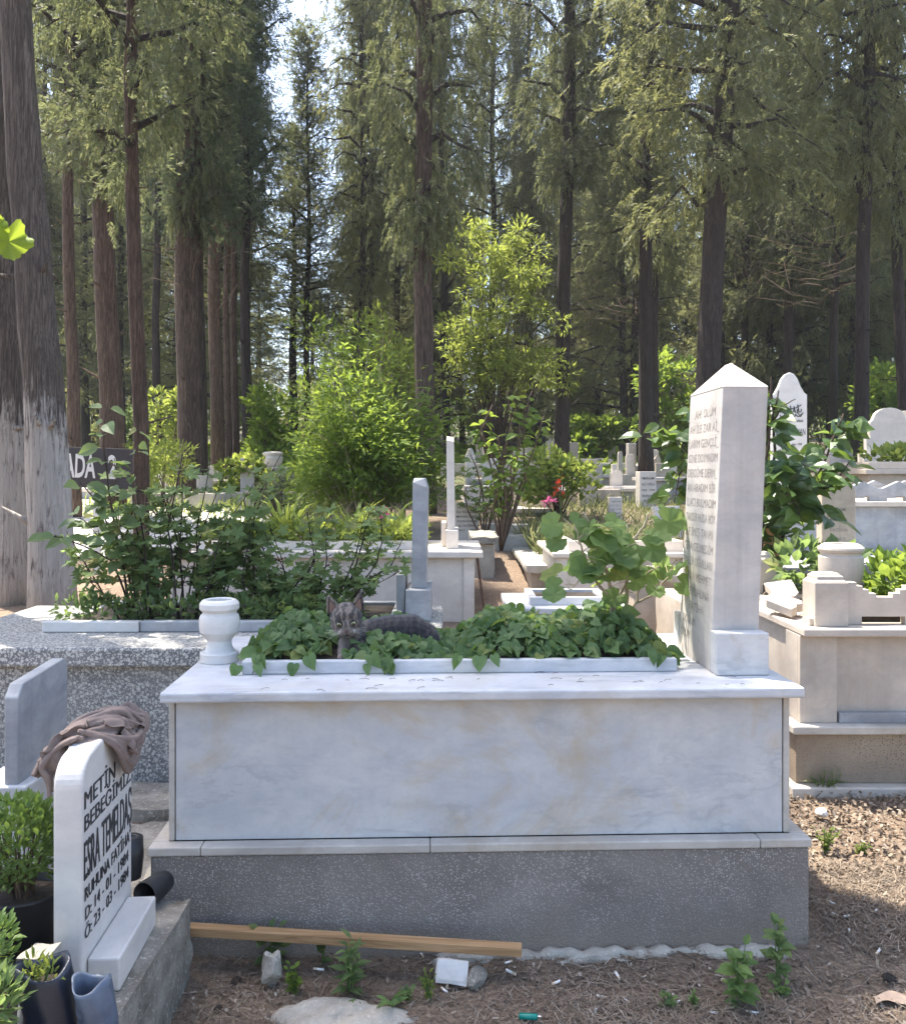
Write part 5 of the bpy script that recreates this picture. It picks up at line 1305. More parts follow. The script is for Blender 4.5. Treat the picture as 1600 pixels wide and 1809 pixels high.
# big bright bush in the middle: arching sprays of narrow leaves
def big_bush():
    Y = 11.2; base = gpt(650, Y); r = random.Random(8); t = T('bamboo_bush', 'big rounded bright green bush of fine pointed leaves in the middle distance', 'bush', base); mb = MB(); st = MB()
    P = []; A = []; N = []; S = []
    for k in range(430):
        a = r.uniform(0, 6.28); q = r.random() ** .6; el = r.uniform(.06, 1.0) ** .75
        lob = 1 + .16 * math.sin(3 * a + 1.2) + .12 * math.sin(5 * a + .4) + (.22 if k % 13 == 0 else 0)
        tip = Vector((base[0] + 1.18 * lob * q * math.cos(a) * (1.05 - .30 * el), base[1] + .95 * q * math.sin(a), base[2] + .25 + 1.82 * lob * el * (1 - .42 * q * q) + r.gauss(0, .05)))
        b = Vector((base[0] + r.gauss(0, .22), base[1] + r.gauss(0, .2), base[2]))
        m_ = b.lerp(tip, .6) + Vector((0, 0, .25 * q + .08))
        if k < 130: st.tube([b, m_, tip], [.008, .005, .002], 5, cap=False)
        for i in range(30):
            f = .45 + .6 * i / 30
            p = b.lerp(m_, min(1, f / .6)) if f < .6 else m_.lerp(tip, (f - .6) / .4)
            d = (tip - m_).normalized()
            P.append(tuple(p + Vector((r.gauss(0, .07), r.gauss(0, .07), r.gauss(0, .06))))); A.append((d.x + r.gauss(0, .7), d.y + r.gauss(0, .7) - .15, d.z * .4 - .1 + r.gauss(0, .45))); N.append((r.gauss(0, .4), r.gauss(0, .4) - .2, 1)); S.append(r.uniform(.07, .14))
    scatter(mb, LANCE, np.array(P), np.array(A), np.array(N), np.array(S)); t.part('foliage', mb, M['bush']); t.part('stems', st, M['stem_pale'])
    # taller feathery shoot at the top right
    return t
big_bush()
def shoots(name, label, px, Y, tips, size, tpl, lm, seed, rad=.012, per=16, cat='sapling', pet=.05):
    b = gpt(px, Y); st = []
    r = random.Random(seed)
    for (tx, ty, dy) in tips:
        t_ = at(tx, ty, Y + dy); b_ = Vector(b); m1 = b_.lerp(t_, .4) + Vector((r.gauss(0, .05), 0, .12)); m2 = b_.lerp(t_, .75) + Vector((r.gauss(0, .05), 0, .1))
        st.append(([tuple(b_), tuple(m1), tuple(m2), tuple(t_)], rad, per))
    return branchy(name, label, cat, b, st, tpl, size, lm, M['stem'], seed, pet, start=.3)
shoots('sapling', 'young sapling with light oval leaves right of the big bright bush', 885, 10.2, [(895, 690, 0), (935, 715, .1), (870, 715, -.1), (920, 760, -.2), (850, 755, 0), (905, 800, -.3), (870, 830, -.2), (940, 690, .2), (960, 735, .1), (880, 770, -.3)], .13, OVATE, M['bush'], 71, .016, 22)
shoots('leafy_shrub', 'white flecked leafy shrub below the sapling by the path', 855, 10.6, [(830, 800, 0), (880, 830, 0), (850, 850, -.2), (900, 860, -.2), (825, 860, 0), (870, 890, -.3)], .11, OVATE, M['geranium'], 72, .012, 22, 'shrub')
shoots('feathery_shoots', 'feathery bright shoots rising at the right shoulder of the big bush', 735, 11.4, [(740, 680, 0), (755, 700, 0), (720, 670, 0), (765, 690, .1), (700, 700, 0)], .10, LANCE, M['bush'], 73, .008, 40, 'shrub', .03)
def yellow_tree():
    Y = 16.5; b = gpt(872, Y); cl = []; r = random.Random(19)
    for i in range(96):
        u = r.random() ** 1.2; cx = r.uniform(-1, 1) * (.9 if u < .6 else .9 - 1.5 * (u - .6)) + .22 * math.sin(u * 11 + 1)
        z = AZ(690 - u * 290, Y)
        rr_ = r.uniform(.14, .32); cl.append(((b[0] + max(-1.25, min(1.3, cx + r.gauss(0, .22))) + .05, Y + r.gauss(0, .5), z + r.gauss(0, .12)), (rr_, rr_, rr_ * .8)))
    clumpy('yellow_green_tree', 'small tree with yellow green sunlit leaves in the middle before the dark forest', 'tree', b, cl, 100, .115, LANCE, M['yellow'], M['bark'], 20, .010, .0)
yellow_tree()
def shrub_at(label, px, Y, w, h, zb, m, size, seed, tpl=OVATE, n=14, name='green_shrub', per=90):
    b = gpt(px, Y); r = random.Random(seed); cl = []
    for i in range(n):
        cl.append(((b[0] + r.uniform(-.5, .5) * w * .8, Y + r.uniform(-.4, .4) * w * .7, b[2] + zb + (h - zb) * r.uniform(.1, .95)), (w * .2, w * .2, h * .13)))
    clumpy(name, label, 'shrub', b, cl, per, size, tpl, m, M['stem'], seed, .015)
shrub_at('light green shrub in the gap left of the big bright bush', 470, 18, 1.2, 1.9, .3, M['bush'], .13, 81)
shrub_at('soft green shrub behind the top of the big bright bush', 610, 15, 1.8, 3.0, .8, M['bush'], .11, 82, LANCE, 22)
shrub_at('pale leaved shrub against the dark trunk behind the big bush', 690, 16.5, 1.5, 3.3, .8, M['yellow'], .12, 83, LANCE, 20)
shrub_at('low shrub of light leaves behind the far double trunk', 300, 17, 1.0, 2.2, .9, M['yellow'], .12, 84, OVATE, 9)
shrub_at('bright small bush behind the rounded blue grey headstone at right', 1562, 11.2, .62, 1.35, .5, M['bush'], .10, 85, OVATE, 13)
shrub_at('green shrub at the foot of the trunk right of the yellow green tree', 1045, 21.5, 1.6, 1.2, .2, M['bush'], .16, 86, OVATE, 14)
shrub_at('leafy shrub behind the mallow among the far graves', 985, 12.5, 1.0, .9, .1, M['lily'], .10, 87, OVATE, 12)
shrub_at('dark fine needled shrub left of the big bright bush', 490, 12.3, .55, .62, .05, M['cyp2'], .13, 88, BLADE, 14, 'needle_shrub')
shrub_at('sunny feathery shrub behind the geranium bush', 285, 12.5, .9, 1.0, .4, M['yellow'], .10, 89, LANCE, 12)
shrub_at('green shrub below the pair of far thin trunks', 430, 15.0, .9, .8, .1, M['lily'], .11, 90, OVATE, 10)
shrub_at('hazy green shrub between trunks right of the obelisk top', 1185, 20, 1.6, 2.6, .4, M['bush'], .15, 91, OVATE, 14)
shrub_at('small leafy shrub behind the right trunks', 1560, 19, 1.4, 2.3, .4, M['bush'], .14, 92, OVATE, 12)
fl = MB(); bushy(fl, tuple(at(988, 862, 11.8)), (.05, .05, .12), 24, OVATE, .07, .4, 5); stx = MB().tube([gpt(992, 11.8), tuple(at(988, 870, 11.8))], .006, 5)
f = T('red_flower', 'red flower spike on a stem among the far weeds', 'flower', gpt(992, 11.8)); f.part('petals', fl, M['red']); f.part('stalk', stx, M['basil'])
fl = MB(); bushy(fl, tuple(at(970, 888, 10.9)), (.06, .05, .04), 24, OVATE, .06, .4, 6); stx = MB().tube([gpt(972, 10.9), tuple(at(970, 888, 10.9))], .006, 5)
f = T('pink_flower', 'pink flower head below the red one among the weeds', 'flower', gpt(972, 10.9)); f.part('petals', fl, M['pink']); f.part('stalk', stx, M['basil'])
# the vine leaf hanging into the picture top left
vl = T('vine_leaf', 'yellow green lobed leaf on a twig hanging into view at the left edge', 'leaf', (-.93, 1.8, 2.1))
mb = MB(); VL = polar_leaf(lambda t: .5 * (.88 + .12 * math.cos(5 * t)) * (1 + .05 * math.cos(17 * t)) * (1 - .4 * math.exp(-((t - math.pi) / .3) ** 2)), 45, .45, .35, .3)
scatter(mb, VL, np.array([tuple(at(8, 392, 1.8))]), np.array([(.25, -.1, -1.0)]), np.array([(.55, -1, .2)]), .092); scatter(mb, VL, np.array([tuple(at(-30, 370, 1.8))]), np.array([(.4, .2, -1.0)]), np.array([(-.2, -1, .3)]), .09)
vl.part('blade', mb, foliage('vine leaf', (.12, .20, .03), (.20, .30, .04), None, .5, tcol=(.5, .6, .05)))
vl.part('twig', MB().tube([tuple(at(8, 395, 1.8)), tuple(at(-20, 360, 1.8)), tuple(at(-120, 330, 1.85)), tuple(at(-300, 200, 2.0))], [.0012, .002, .003, .004], 5), M['stem'])

# ================================================================ far graves
def Yg(py, px=800):
    lo, hi = 3.0, 45.0
    for _ in range(50):
        m_ = (lo + hi) / 2
        if YH - (g(AX(px, m_), m_) - 1.6) / m_ * 1600 > py: lo = m_
        else: hi = m_
    return (lo + hi) / 2
def stone_px(label, x0, x1, yt, yb, shape, m, th=.08, rz=0, text=None, tilt=0, Y=None, base=False, tm=None):
    xc = (x0 + x1) / 2; Y = Y or Yg(yb, xc); x = AX(xc, Y); w = (x1 - x0) / 1600 * Y; h = (yb - yt) / 1600 * Y
    tx = [(s, zc * h, ww * w, hh * h) for s, zc, ww, hh in text] if text else None
    return headstone(label, x, Y, AZ(yb, Y) if Y else g(x, Y), w, h, th, rz, shape, m, tx, tm, base, tilt=tilt)
TX = [('MERHUM', .78, .7, .07), ('ALİ OĞLU', .62, .8, .07), ('1920 - 1978', .46, .8, .06), ('RUHUNA', .3, .7, .07), ('FATİHA', .16, .6, .07)]
stone_px('dark streaked headstone covered in small writing behind the slim white headstone', 803, 845, 888, 955, 'flat', M['marble_cream'], .09, .12, [('HÜVEL BAKİ', .85, .8, .06), ('GÜL YÜZLÜ ANNEM', .73, .9, .06), ('MEKANIN CENNET', .61, .9, .06), ('OLSUN RUHUNA', .49, .85, .06), ('EL FATİHA', .37, .7, .06), ('1911 - 1974', .25, .8, .06)])
stone_px('bluish white headstone with dark block writing beside the shrub branch', 1124, 1157, 833, 897, 'flat', M['marble_cream'], .13, .35, TX)
stone_px('small square white headstone with faint writing above the mallow', 1074, 1097, 878, 920, 'flat', M['marble_cream'], .10, .2, TX, tm=M['letters_worn'])
stone_px('small white headstone with pointed top half hidden by the mallow', 1086, 1112, 925, 975, 'ogee', M['marble_cream'], .12, .5)
stone_px('slanting white inscribed plaque in the weeds left of the obelisk', 1157, 1216, 893, 952, 'flat', M['marble_cream'], .06, .5, TX, -.3, tm=M['letters_worn'])
stone_px('tall grey headstone beside the dark trunk in the far row', 1107, 1122, 783, 842, 'flat', M['marble_grey'], .12, .3)
stone_px('thin pointed grey grave post in the far row', 1091, 1099, 798, 842, 'clip', M['marble_grey'], .10)
stone_px('short square pale grave post in front of the far row', 1080, 1089, 820, 855, 'flat', M['marble_cream'], .12)
stone_px('tilted grey inscribed plaque in the far row', 1052, 1083, 808, 832, 'flat', M['marble_grey'], .06, -.2, TX, -.4, tm=M['letters_worn'])
stone_px('stubby cream block left of the tilted plaque', 1037, 1048, 815, 832, 'flat', M['stone_tan'], .14)
stone_px('thin white grave post behind the sapling', 853, 861, 772, 846, 'flat', M['marble_cream'], .10)
stone_px('white round grave post right of the sapling', 927, 937, 800, 848, 'arch', M['marble_cream'], .12)
stone_px('white headstone leaning at the foot of the dark trunk', 962, 977, 772, 822, 'ogee', M['marble_cream'], .08, .6, None, .15)
stone_px('slim grey grave post behind the red flower', 950, 957, 815, 862, 'clip', M['marble_grey'], .10)
stone_px('low white block between the two grave posts', 940, 950, 825, 848, 'flat', M['marble_cream'], .2)
stone_px('cream grave post standing before the needled shrub', 436, 450, 865, 905, 'clip', M['stone_tan'], .14)
stone_px('small white headstone behind the big bush, left side', 452, 470, 800, 850, 'flat', M['marble_cream'], .1, .3)
stone_px('tan leaning triangular stone right of the dark trunk', 1150, 1164, 802, 845, 'ogee', M['stone_tan'], .1, .4, None, .1)
def tomb_px(label, x0, x1, yt, yb, m, ms, depth=1.0, Y=None, over=.05):
    Y = Y or Yg(yb, (x0 + x1) / 2); return box_tomb('far_tomb', label, AX(x0, Y), AX(x1, Y), Y, Y + depth, AZ(yb, Y), AZ(yt, Y), m, ms, over, .06)
tomb_px('long low pale tomb across the far row behind the red flower', 975, 1120, 838, 858, M['stone_tan'], M['marble_cream'], 1.2)
tomb_px('low mossy tomb in front of the far row', 990, 1118, 862, 885, M['marble_dark'], M['marble_cream'], 1.2)
tomb_px('dark grey box tomb behind the shrub branch', 1150, 1215, 843, 890, M['marble_dark'], M['marble_grey'], 1.2)
tomb_px('long white edged tomb behind the sapling', 838, 965, 845, 866, M['marble_dark'], M['marble_cream'], 1.2)
tomb_px('flat white slab tomb below the white posts', 900, 968, 898, 912, M['marble_dark'], M['marble_cream'], .9)
tomb_px('white tomb with an urn left of the big bush', 458, 505, 825, 868, M['marble_cream'], M['marble_cream'], 1.2)
tomb_px('tan low tomb behind the geranium bush', 375, 445, 848, 872, M['stone_tan'], M['stone_tan'], 1.0)
tomb_px('white slab tomb behind the sign on the left', 132, 205, 862, 884, M['marble_dark'], M['marble_cream'], 1.0, 14.6)
tomb_px('second white slab tomb right of the sign post', 215, 300, 858, 876, M['marble_dark'], M['marble_cream'], 1.0, 16.5)
tomb_px('pale tomb at the left end of the far row under the trees', 265, 330, 792, 815, M['marble_cream'], M['marble_cream'], 1.2)
tomb_px('low white tomb by the green pipe frame', 400, 440, 795, 815, M['marble_grey'], M['marble_cream'], 1.2)
shl = chunk('leaning_slab', 'white slab leaning over the low tombs before the far row', tuple(at(1092, 847, 16.8)), (.26, .12, .10), M['marble_cream'], 99, 'slab', 1, .0)
shl.rotation_euler = (.2, -.5, .1)
Yu = Yg(868, 480) + .25; u0 = (AX(482, Yu), Yu, AZ(826, Yu) + .0)
u = T('far_urn', 'small round stone urn on the white tomb left of the big bush', 'urn', u0)
u.part('body', MB().lathe([(0, 0), (.09, 0), (.15, .06), (.19, .15), (.19, .20), (.16, .22), (.19, .25), (.19, .28), (.13, .30), (.12, .2), (0, .18)], u0, 24), M['marble_cream'], smooth=True)
r = random.Random(41)
LBL = 'small pale headstone standing among the weeds of the far rows'
for px in list(range(835, 1200, 17)) + list(range(262, 470, 24)) + [1440, 1462, 1495, 1580]:
    Y = r.uniform(12.5, 22); x = AX(px + r.uniform(-8, 8), Y); w_ = r.uniform(.14, .34); h_ = r.uniform(.35, .8)
    headstone(LBL, x, Y, g(x, Y) - .03, w_, h_, r.uniform(.07, .14), r.uniform(-.6, .6), r.choice(['flat', 'flat', 'arch', 'clip', 'ogee']), r.choice([M['marble_cream'], M['marble_beige'], M['marble_cream'], M['stone_tan']]), base=False, tilt=r.uniform(-.08, .08), group='small pale headstones of the far rows')
for px in (850, 915, 1000, 1075, 1130, 1180, 285, 350, 415):
    Y = r.uniform(13, 21); x = AX(px, Y); z_ = g(x, Y); t = T('grave_kerb', 'low pale kerb round a weedy far grave', 'grave', (x, Y, z_), r.uniform(-.15, .15), 'low kerbed graves of the far rows', local=True)
    kk = MB(); kk.box(-.85, .85, 0, .1, -.1, .24); kk.box(-.85, .85, .8, .9, -.1, .24); kk.box(-.85, -.75, .101, .799, -.1, .24); kk.box(.75, .85, .101, .799, -.1, .24)
    t.part('kerb', kk, r.choice([M['marble_cream'], M['stone_tan'], M['concrete_light']]), bevel=.01)
    t.part('soil_fill', MB().box(-.749, .749, .101, .799, -.1, .16), M['potsoil'])
# sign board
Yn = 9.0; sg_ = T('cemetery_sign', 'dark brown board reading ADA 2 in white between the left trunks', 'sign', (AX(175, Yn), Yn, g(AX(175, Yn), Yn)))
xa, xb = AX(62, Yn), AX(243, Yn); za, zb = AZ(858, Yn), AZ(787, Yn)
Ms = Matrix.Translation((xa, Yn, za)) @ Matrix.Rotation(math.radians(2.2), 4, 'Y')
sg_.part('board', MB().box(0, xb - xa, 0, .02, 0, zb - za, Ms), M['sign'], bevel=.002)
lb = MB()
Rr = Ms.to_3x3(); 
for s, x0, w in (('ADA', 112, 56), ('2', 189, 16)):
    o_ = Ms @ Vector((AX(x0, Yn) - xa, -.003, .105)); letter(lb, s, o_, Rr @ Vector((1, 0, 0)), Rr @ Vector((0, 0, 1)), (0, -1, 0), .235, w / 1600 * Yn, .025)
sg_.part('lettering', lb, M['white_paint'])
pst = MB(); pst.box(AX(163, Yn), AX(174, Yn), Yn + .021, Yn + .07, g(AX(168, Yn), Yn) - .1, AZ(795, Yn)); pst.box(AX(95, Yn), AX(105, Yn), Yn + .021, Yn + .07, g(AX(100, Yn), Yn) - .1, AZ(795, Yn))
sg_.part('post', pst, M['white_paint'])
# pipe frame and far rails
Yp = 25; pf = MB(); zt_ = AZ(735, Yp)
for px in (463, 512): pf.tube([gpt(px, Yp), (AX(px, Yp), Yp, zt_)], .035, 8)
pf.tube([(AX(445, Yp), Yp, zt_ - .12), (AX(463, Yp), Yp, zt_), (AX(512, Yp), Yp, zt_)], .03, 8)
tag(pf.build('pipe_frame', M['green_metal']), 'thin green pipe frame standing under the far trees on the left', 'frame')
fr = T('rail_fence', 'dark horizontal rail fence behind the far graves', 'fence', gpt(1080, 23))
rl = MB()
for z in (.55, 1.05): rl.tube([(AX(880, 23), 23, 1.85 + z), (AX(1230, 23), 23.5, 1.9 + z)], .05, 6)
fr.part('rails', rl, M['fence'])
for px in (890, 960, 1030, 1100, 1170, 1225): fr.part('post', MB().box(AX(px, 23) - .05, AX(px, 23) + .05, 23.05 + .3 * (px - 880) / 350, 23.15 + .3 * (px - 880) / 350, g(AX(px, 23), 23) - .1, 3.05), M['fence'])

# ================================================================ trees
def crown_mesh(seed, H, R, nb, mats, droop=.5, clumps=5, per=12, size=.36, spread=.34, low=.35, tip=.75, hang=.5, limb=True):
    r = np.random.default_rng(seed); c = []; od = []; mb = MB()
    az = 0
    for i in range(nb):
        u = (i + r.random()) / nb; h = H * u; az += 2.4 + r.normal(0, .4)
        f = min(1, low + u * 2.4) * (1 - u) ** tip * R * r.uniform(.7, 1.2)
        f = max(f, .25)
        o = np.array([math.cos(az), math.sin(az), 0]); pts = []
        rise = r.uniform(.15, .7) * f
        for t in (0, .3, .55, .78, 1.0):
            pts.append(np.array([0, 0, h]) + o * f * t + np.array([0, 0, rise * t - droop * f * t * t * .6]) + (r.normal(0, .05, 3) if t else 0))
        if limb: mb.tube(pts, [.05 * (1 - .5 * u), .035, .022, .014, .006], 5, mi=1, cap=False)
        for k in range(clumps):
            t = .25 + .75 * (k + r.random()) / clumps; j = min(3, int(t * 4)); 
            p = pts[0] + (pts[4] - pts[0]) * t; q = pts[min(4, int(round(t * 4)))]; p = p * .4 + q * .6
            c.append(p + r.normal(0, .10, 3)); od.append(o)
    c = np.array(c); od = np.array(od)
    n = len(c) * per
    cc = np.repeat(c, per, 0); oo = np.repeat(od, per, 0)
    P = cc + r.normal(0, 1, (n, 3)) * np.array([spread, spread, spread * .85]) * r.uniform(.3, 1, (n, 1))
    A = oo * .55 + unit(P - cc) * .6 + np.array([0, 0, -hang]) + r.normal(0, .35, (n, 3))
    N = r.normal(0, .6, (n, 3)) + np.array([0, 0, .8]) + oo * .3
    S = r.uniform(.6, 1.35, n) * size
    for k in range(4):
        s = slice(k, n, 4); scatter(mb, SPRAYS[k], P[s], A[s], N[s], S[s])
    return mb
proto = []
def mkproto(*a, **k):
    mb = crown_mesh(*a, **k); o = mb.build('crown', a[4]); scn.collection.objects.unlink(o); proto.append(o.data); bpy.data.objects.remove(o)
B_ = M['bark_dark']
mkproto(1, 12, 2.2, 70, [M['cyp'], B_], droop=.9, hang=.75, per=22, size=.25, spread=.27)                               # 0 drooping
mkproto(2, 12, 1.7, 70, [M['cyp2'], B_], droop=.2, hang=.0, low=.5, spread=.25, per=22, size=.25)            # 1 dark column
mkproto(3, 12, 2.4, 74, [M['cyp3'], B_], droop=1.0, hang=.8, spread=.29, per=22, size=.25)                  # 2 bright drooping
mkproto(4, 12, 2.0, 64, [M['cyp'], B_], droop=.5, hang=.35, low=.6, spread=.27, per=22, size=.25)                        # 3 mixed
mkproto(5, 12, 1.3, 62, [M['cyp'], B_], droop=.1, hang=-.3, low=.7, spread=.21, tip=.6, per=20, size=.24)   # 4 slim spire
mkproto(6, 8, 2.6, 52, [M['cyp3'], B_], droop=.7, hang=.5, low=.8, spread=.32, per=22, size=.25)              # 5 low understory
def tree(name, label, px, pxt, Y, dpx, cy, R, Ht, pr, bm_, group=None, lobes=None, twin=None, seed=0, crown=True, fl=1.25, x=None):
    """px at the ground, pxt at the top edge of the picture, dpx trunk width in pixels, cy picture height of the lowest boughs"""
    r = random.Random(seed * 7 + int(px)); bx = AX(px, Y) if x is None else x; gz = g(bx, Y)
    zt = AZ(0, Y); xt = AX(pxt, Y) if x is None else x + pxt; d = dpx / 1600 * Y / 2
    t = T(name, label, 'tree', (bx, Y, gz), group=group)
    mb = MB(); pts = []; rad = []
    n = 26; top = gz + Ht
    for i in range(n):
        f = i / (n - 1); z = gz - .15 + (top - gz) * f; k = (z - gz) / max(.1, zt - gz)
        pts.append((bx + (xt - bx) * k + .035 * math.sin(z * .9 + r.random()) * min(1, f * 4), Y + .03 * math.sin(z * .7), z))
        rad.append(max(.02, d * ((1 + (fl - 1) * math.exp(-f * Ht / .35)) * (1 - .8 * f ** 1.2))))
    mb.tube(pts, rad, 18, wob=.02, seed=abs(int(px)), lobes=lobes or (.06, 3))
    if group is None:
        rad0 = d
        for _ in range(7):
            f = r.uniform(.07, .36); i_ = int(f * (n - 1)); c_ = Vector(pts[i_]); a_ = r.uniform(0, 6.28); dv_ = Vector((math.cos(a_), math.sin(a_), r.uniform(-.1, .5))); l_ = rad[i_] + r.uniform(.04, .28)
            mb.tube([c_ + dv_ * rad[i_] * .6, c_ + dv_ * (rad[i_] + .02), c_ + dv_ * l_ + Vector((0, 0, r.uniform(-.05, .06)))], [rad[i_] * .22, rad[i_] * .14, .006], 7)
    t.part('trunk', mb, bm_, smooth=True)
    zc = AZ(cy, Y)
    if crown:
        me = proto[pr]; H0 = 8 if pr == 5 else 12; R0 = (2.2, 1.7, 2.4, 2.0, 1.3, 2.6)[pr]
        o = bpy.data.objects.new('crown', me); scn.collection.objects.link(o); o.parent = t.r
        k = (zc - gz) / max(.1, zt - gz); s = R / R0
        o.location = (((xt - bx) * min(k, 1.2)), 0, zc - gz); o.rotation_euler = (0, 0, r.uniform(0, 6.28)); o.scale = (s, s, max(.35, (top + .6 - zc) / H0))
    return t
# trunks that stand out in the photograph
tree('cypress_tree', 'big whitewashed cypress trunk standing in front at the left', 93, 33, 7.5, 80, -420, .8, 10.5, 0, M['bark_white'], lobes=(.05, 4), seed=1, fl=1.12)
tree('cypress_tree', 'whitewashed trunk cut by the left edge of the photo', 22, -12, 7.95, 66, -420, .75, 10.5, 3, M['bark_white'], lobes=(.07, 3), seed=2, fl=1.15)
tree('cypress_tree', 'thin straight trunk just right of the big whitewashed one', 130, 122, 12.5, 23, 300, 1.3, 15, 3, M['bark_red'], seed=3)
tree('cypress_tree', 'thick reddish trunk behind the sign board', 200, 178, 13, 42, 330, 1.35, 17, 0, M['bark_red'], seed=4, fl=1.1)
tree('cypress_tree', 'slim brown trunk passing in front of the sign end', 248, 236, 8.7, 28, 310, 1.3, 14, 3, M['bark_red'], seed=5, fl=1.1)
tree('cypress_tree', 'thick fluted dark trunk of the left middle with bare twigs', 335, 330, 15, 42, 400, 1.25, 18, 0, M['bark'], lobes=(.14, 3), seed=6, fl=1.3)
tree('cypress_tree', 'narrow twin trunk pressed against the thick fluted one', 357, 352, 15.3, 18, 420, 1.0, 15, 1, M['bark'], seed=7)
tree('cypress_tree', 'slender trunk with bare curling twigs right of the fluted trunk', 384, 376, 18, 24, 380, 1.2, 17, 1, M['bark_red'], seed=8)
tree('cypress_tree', 'thin leaning trunk, left one of a far pair', 403, 398, 20, 12, 420, 1.0, 16, 1, M['bark_red'], seed=9)
tree('cypress_tree', 'thin trunk, right one of a far pair', 416, 412, 20.4, 13, 420, .95, 16, 3, M['bark_red'], seed=10)
tree('cypress_tree', 'tall straight central trunk rising through drooping foliage to the top', 752, 745, 13.2, 35, 430, 1.55, 19, 0, M['bark'], seed=11, fl=1.08)
tree('cypress_tree', 'slim dark trunk left of the central one', 641, 640, 22, 13, 520, 1.6, 17, 2, M['bark_dark'], seed=12)
tree('cypress_tree', 'second slim dark trunk close left of the central one', 655, 656, 23, 10, 470, 1.2, 16, 1, M['bark_dark'], seed=13)
tree('cypress_tree', 'dark straight trunk behind the right end of the yellow green tree', 990, 1006, 17, 27, 330, 1.8, 19, 0, M['bark_dark'], seed=14)
tree('cypress_tree', 'dark trunk rising left of the obelisk', 1140, 1143, 17, 26, 440, 1.7, 18, 3, M['bark_dark'], seed=15)
tree('cypress_tree', 'thin companion trunk touching the dark trunk left of the obelisk', 1157, 1160, 18.5, 13, 470, 1.2, 17, 2, M['bark_dark'], seed=16)
tree('cypress_tree', 'thick leaning trunk behind the obelisk under broad drooping boughs', 1238, 1285, 13.5, 44, 360, 2.6, 18, 2, M['bark_dark'], seed=17, fl=1.15)
tree('cypress_tree', 'tall dark trunk behind the rounded headstone at right', 1520, 1532, 14.5, 25, 330, 1.8, 18, 2, M['bark_dark'], seed=18)
tree('cypress_tree', 'slim curved trunk left of the tall dark right trunk', 1470, 1482, 20, 16, 520, 1.7, 17, 3, M['bark_dark'], seed=19)
tree('cypress_tree', 'dark trunk leaning left at the right edge', 1602, 1570, 15, 20, 420, 1.8, 18, 2, M['bark_dark'], seed=20)
tree('cypress_tree', 'thin trunk behind the pointed white headstone', 1392, 1396, 21, 16, 520, 1.7, 17, 0, M['bark_dark'], seed=21)
tree('cypress_tree', 'thin far trunk just right of the obelisk tip', 1318, 1312, 24, 13, 560, 1.7, 17, 3, M['bark_dark'], seed=22)
tree('cypress_tree', 'thin far trunk between obelisk and pointed headstone', 1360, 1364, 25, 12, 560, 1.5, 17, 1, M['bark_dark'], seed=23)
tree('slim_cypress', 'slim spire shaped cypress standing alone against the sky gap', 543, 545, 25, 12, 600, 1.15, 11.4, 4, M['bark_dark'], seed=24)
tree('dark_cypress', 'dense dark cypress left of the spire with foliage near the ground', 520, 516, 27, 16, 620, 1.3, 9.2, 4, M['bark_dark'], seed=25)
tree('dark_cypress', 'dark column cypress at the left border of the sky gap', 436, 432, 19.5, 18, 420, 1.12, 19, 1, M['bark_dark'], seed=26)
# bare dead twigs on some of the left trunks
def twigs(label, px, Y, ys, n, L, seed, side=None):
    r = random.Random(seed); st = MB()
    for i in range(n):
        y = r.uniform(*ys); a = r.uniform(0, 6.28) if side is None else side + r.gauss(0, .6); p = at(px, y, Y); l = L * r.uniform(.5, 1.2)
        d = Vector((math.cos(a), math.sin(a), 0))
        P = [p, p + d * l * .4 + Vector((0, 0, l * .12)), p + d * l * .8 + Vector((0, 0, l * r.uniform(.0, .45))), p + d * l + Vector((0, 0, l * r.uniform(-.2, .8)))]
        st.tube(P, [.008, .006, .004, .002], 5)
        for q in (P[1], P[2], P[2], P[3]): st.tube([q, q + Vector((r.gauss(0, .2), r.gauss(0, .2), r.uniform(.1, .35))) * l * .6], [.004, .0015], 4)
    tag(st.build('bare_branches', M['stem'], smooth=True), label, 'branches')
twigs('pale bare dead twigs curling off the trunks left of the sky gap', 384, 17.8, (380, 560), 26, 1.1, 3)
twigs('bare dead twigs on the thick fluted trunk', 340, 14.9, (420, 520), 12, .8, 4)
twigs('dry fine twigs under the boughs of the left trunks', 150, 12.4, (230, 330), 16, 1.0, 5)
twigs('bare twigs under the boughs at the far right', 1450, 18, (400, 560), 26, 1.6, 6)
twigs('forked bare branches left of the trunk by the obelisk', 1125, 17, (500, 620), 10, 1.3, 7, 2.6)
# the wood behind
r = random.Random(77); cnt = 0
def far_tree(px, Y, h, pr, cyz, R, lab, grp):
    global cnt
    x = AX(px, Y); cnt += 1
    tree('forest_cypress', lab, px, px + r.uniform(-14, 14), Y, 12 * 20 / Y + r.uniform(3, 7), 840 - (g(x, Y) + cyz - 1.6) / Y * 1600, R, h, pr, M['bark_dark'], grp, seed=100 + cnt)
LA = 'dark trunked cypress in the shady wood behind the graves'
LB = 'bushy low boughed cypress deep in the wood, one of the farthest row'
LC = 'far cypress closing the wood at the back'
GA, GB, GC = 'cypresses in the wood behind the graves', 'low boughed cypresses deep in the wood', 'cypresses closing the wood'
for px in (60, 150, 215, 285, 330, 425, 700, 790, 860, 935, 1110, 1280, 1430, 1560, 1640, 1700, -60):
    gap = 455 < px < 600
    far_tree(px + r.uniform(-15, 15), r.uniform(21, 27), r.uniform(15, 19), r.choice([0, 2, 3, 3, 1]), r.uniform(3.2, 5.5), r.uniform(1.05, 1.5), LA, GA)
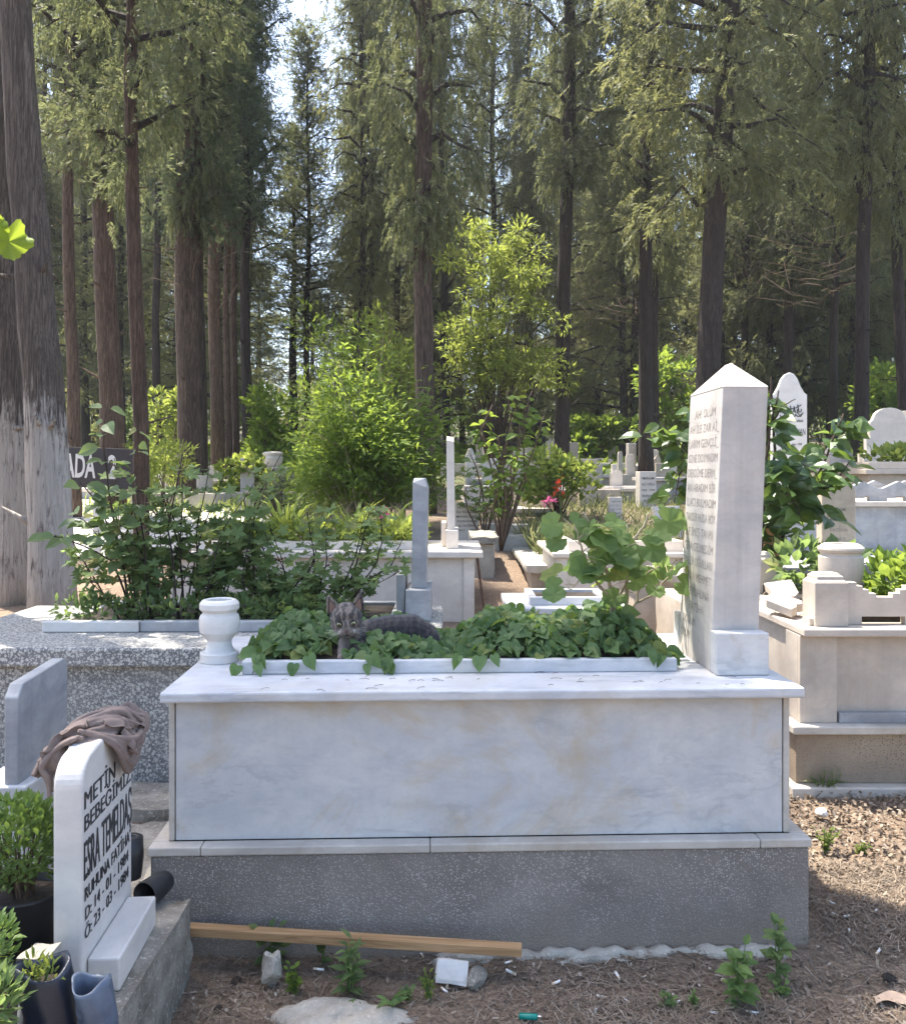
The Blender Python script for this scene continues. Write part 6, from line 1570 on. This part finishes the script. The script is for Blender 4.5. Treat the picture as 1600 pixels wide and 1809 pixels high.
for px in range(-100, 1760, 125):
    if 430 < px < 610: continue
    else: h = r.uniform(14, 19)
    far_tree(px + r.uniform(-20, 20), r.uniform(29, 36), h, r.choice([0, 2, 3, 3, 1, 5]), r.uniform(1.0, 3.5), r.uniform(1.3, 1.8), LB, GB)
for px in range(-100, 1760, 72):
    if 430 < px < 610: h = r.uniform(6, 9)
    else: h = r.uniform(15, 21)
    far_tree(px + r.uniform(-20, 20), r.uniform(40, 54), h, r.choice([0, 1, 3, 5, 5]), r.uniform(.6, 2.0), r.uniform(2.0, 3.0), LC, GC)
LD = 'young cypress with boughs near the ground between the dark trunks'
for px in (20, 70, 110, 180, 230, 300, 365, 410, 620, 665, 700, 760, 800, 930, 985, 1040, 1075, 1110, 1170, 1210, 1255, 1300, 1345, 1400, 1425, 1450, 1500, 1545, 1585, 1620):
    far_tree(px + r.uniform(-18, 18), r.uniform(22, 32), r.uniform(6, 10), 5, r.uniform(.7, 1.8), r.uniform(1.7, 2.4), LD, 'young cypresses between the dark trunks')
proto_s = []
for k in range(3):
    mb = MB(); rr = random.Random(300 + k)
    for i in range(16): bushy(mb, (rr.uniform(-.9, .9), rr.uniform(-.6, .6), rr.uniform(.2, 1.5)), (.4, .35, .3), 70, OVATE if k else LANCE, .15, .4, 300 + k * 20 + i)
    o = mb.build('foliage', [M['bush'], M['geranium'], M['cyp3']][k]); scn.collection.objects.unlink(o); proto_s.append(o.data); bpy.data.objects.remove(o)
k = 0
for px in range(-20, 1660, 68):
    Y = r.uniform(26, 36); x = AX(px + r.uniform(-20, 20), Y)
    t = T('undergrowth_shrub', 'green undergrowth shrub on the forest floor below the far trees', 'shrub', (x, Y, g(x, Y)), group='undergrowth shrubs below the far trees')
    o = bpy.data.objects.new('foliage', proto_s[k % 3]); scn.collection.objects.link(o); o.parent = t.r; s_ = r.uniform(.9, 1.5); o.scale = (s_, s_, s_); o.rotation_euler = (0, 0, r.uniform(0, 6)); k += 1
# neighbours outside the frame on the left whose boughs shade the front tomb
tree('cypress_tree', 'tall cypress just outside the left edge of the photo', 0, -.1, 6.2, 150, -1020, 1.8, 15.5, 3, M['bark'], seed=61, x=-3.7)
print('objects', len(scn.objects), 'trees', cnt)

# thin haze volume added to lift the dark tones between the trees
hz = MB().box(-70, 70, -12, 75, -1.5, 34)
m, n, b = mat('thin haze'); n.nodes.remove(b)
pv_ = nd(n, 'ShaderNodeVolumePrincipled'); pv_.inputs['Density'].default_value = .0009; pv_.inputs['Color'].default_value = (.9, .93, 1, 1); pv_.inputs['Anisotropy'].default_value = .3
n.links.new(pv_.outputs[0], n.nodes['Material Output'].inputs['Volume'])
o = hz.build('haze', m); tag(o, 'faint pale haze added to lift the dark between the far trees', 'haze', kind='stuff')
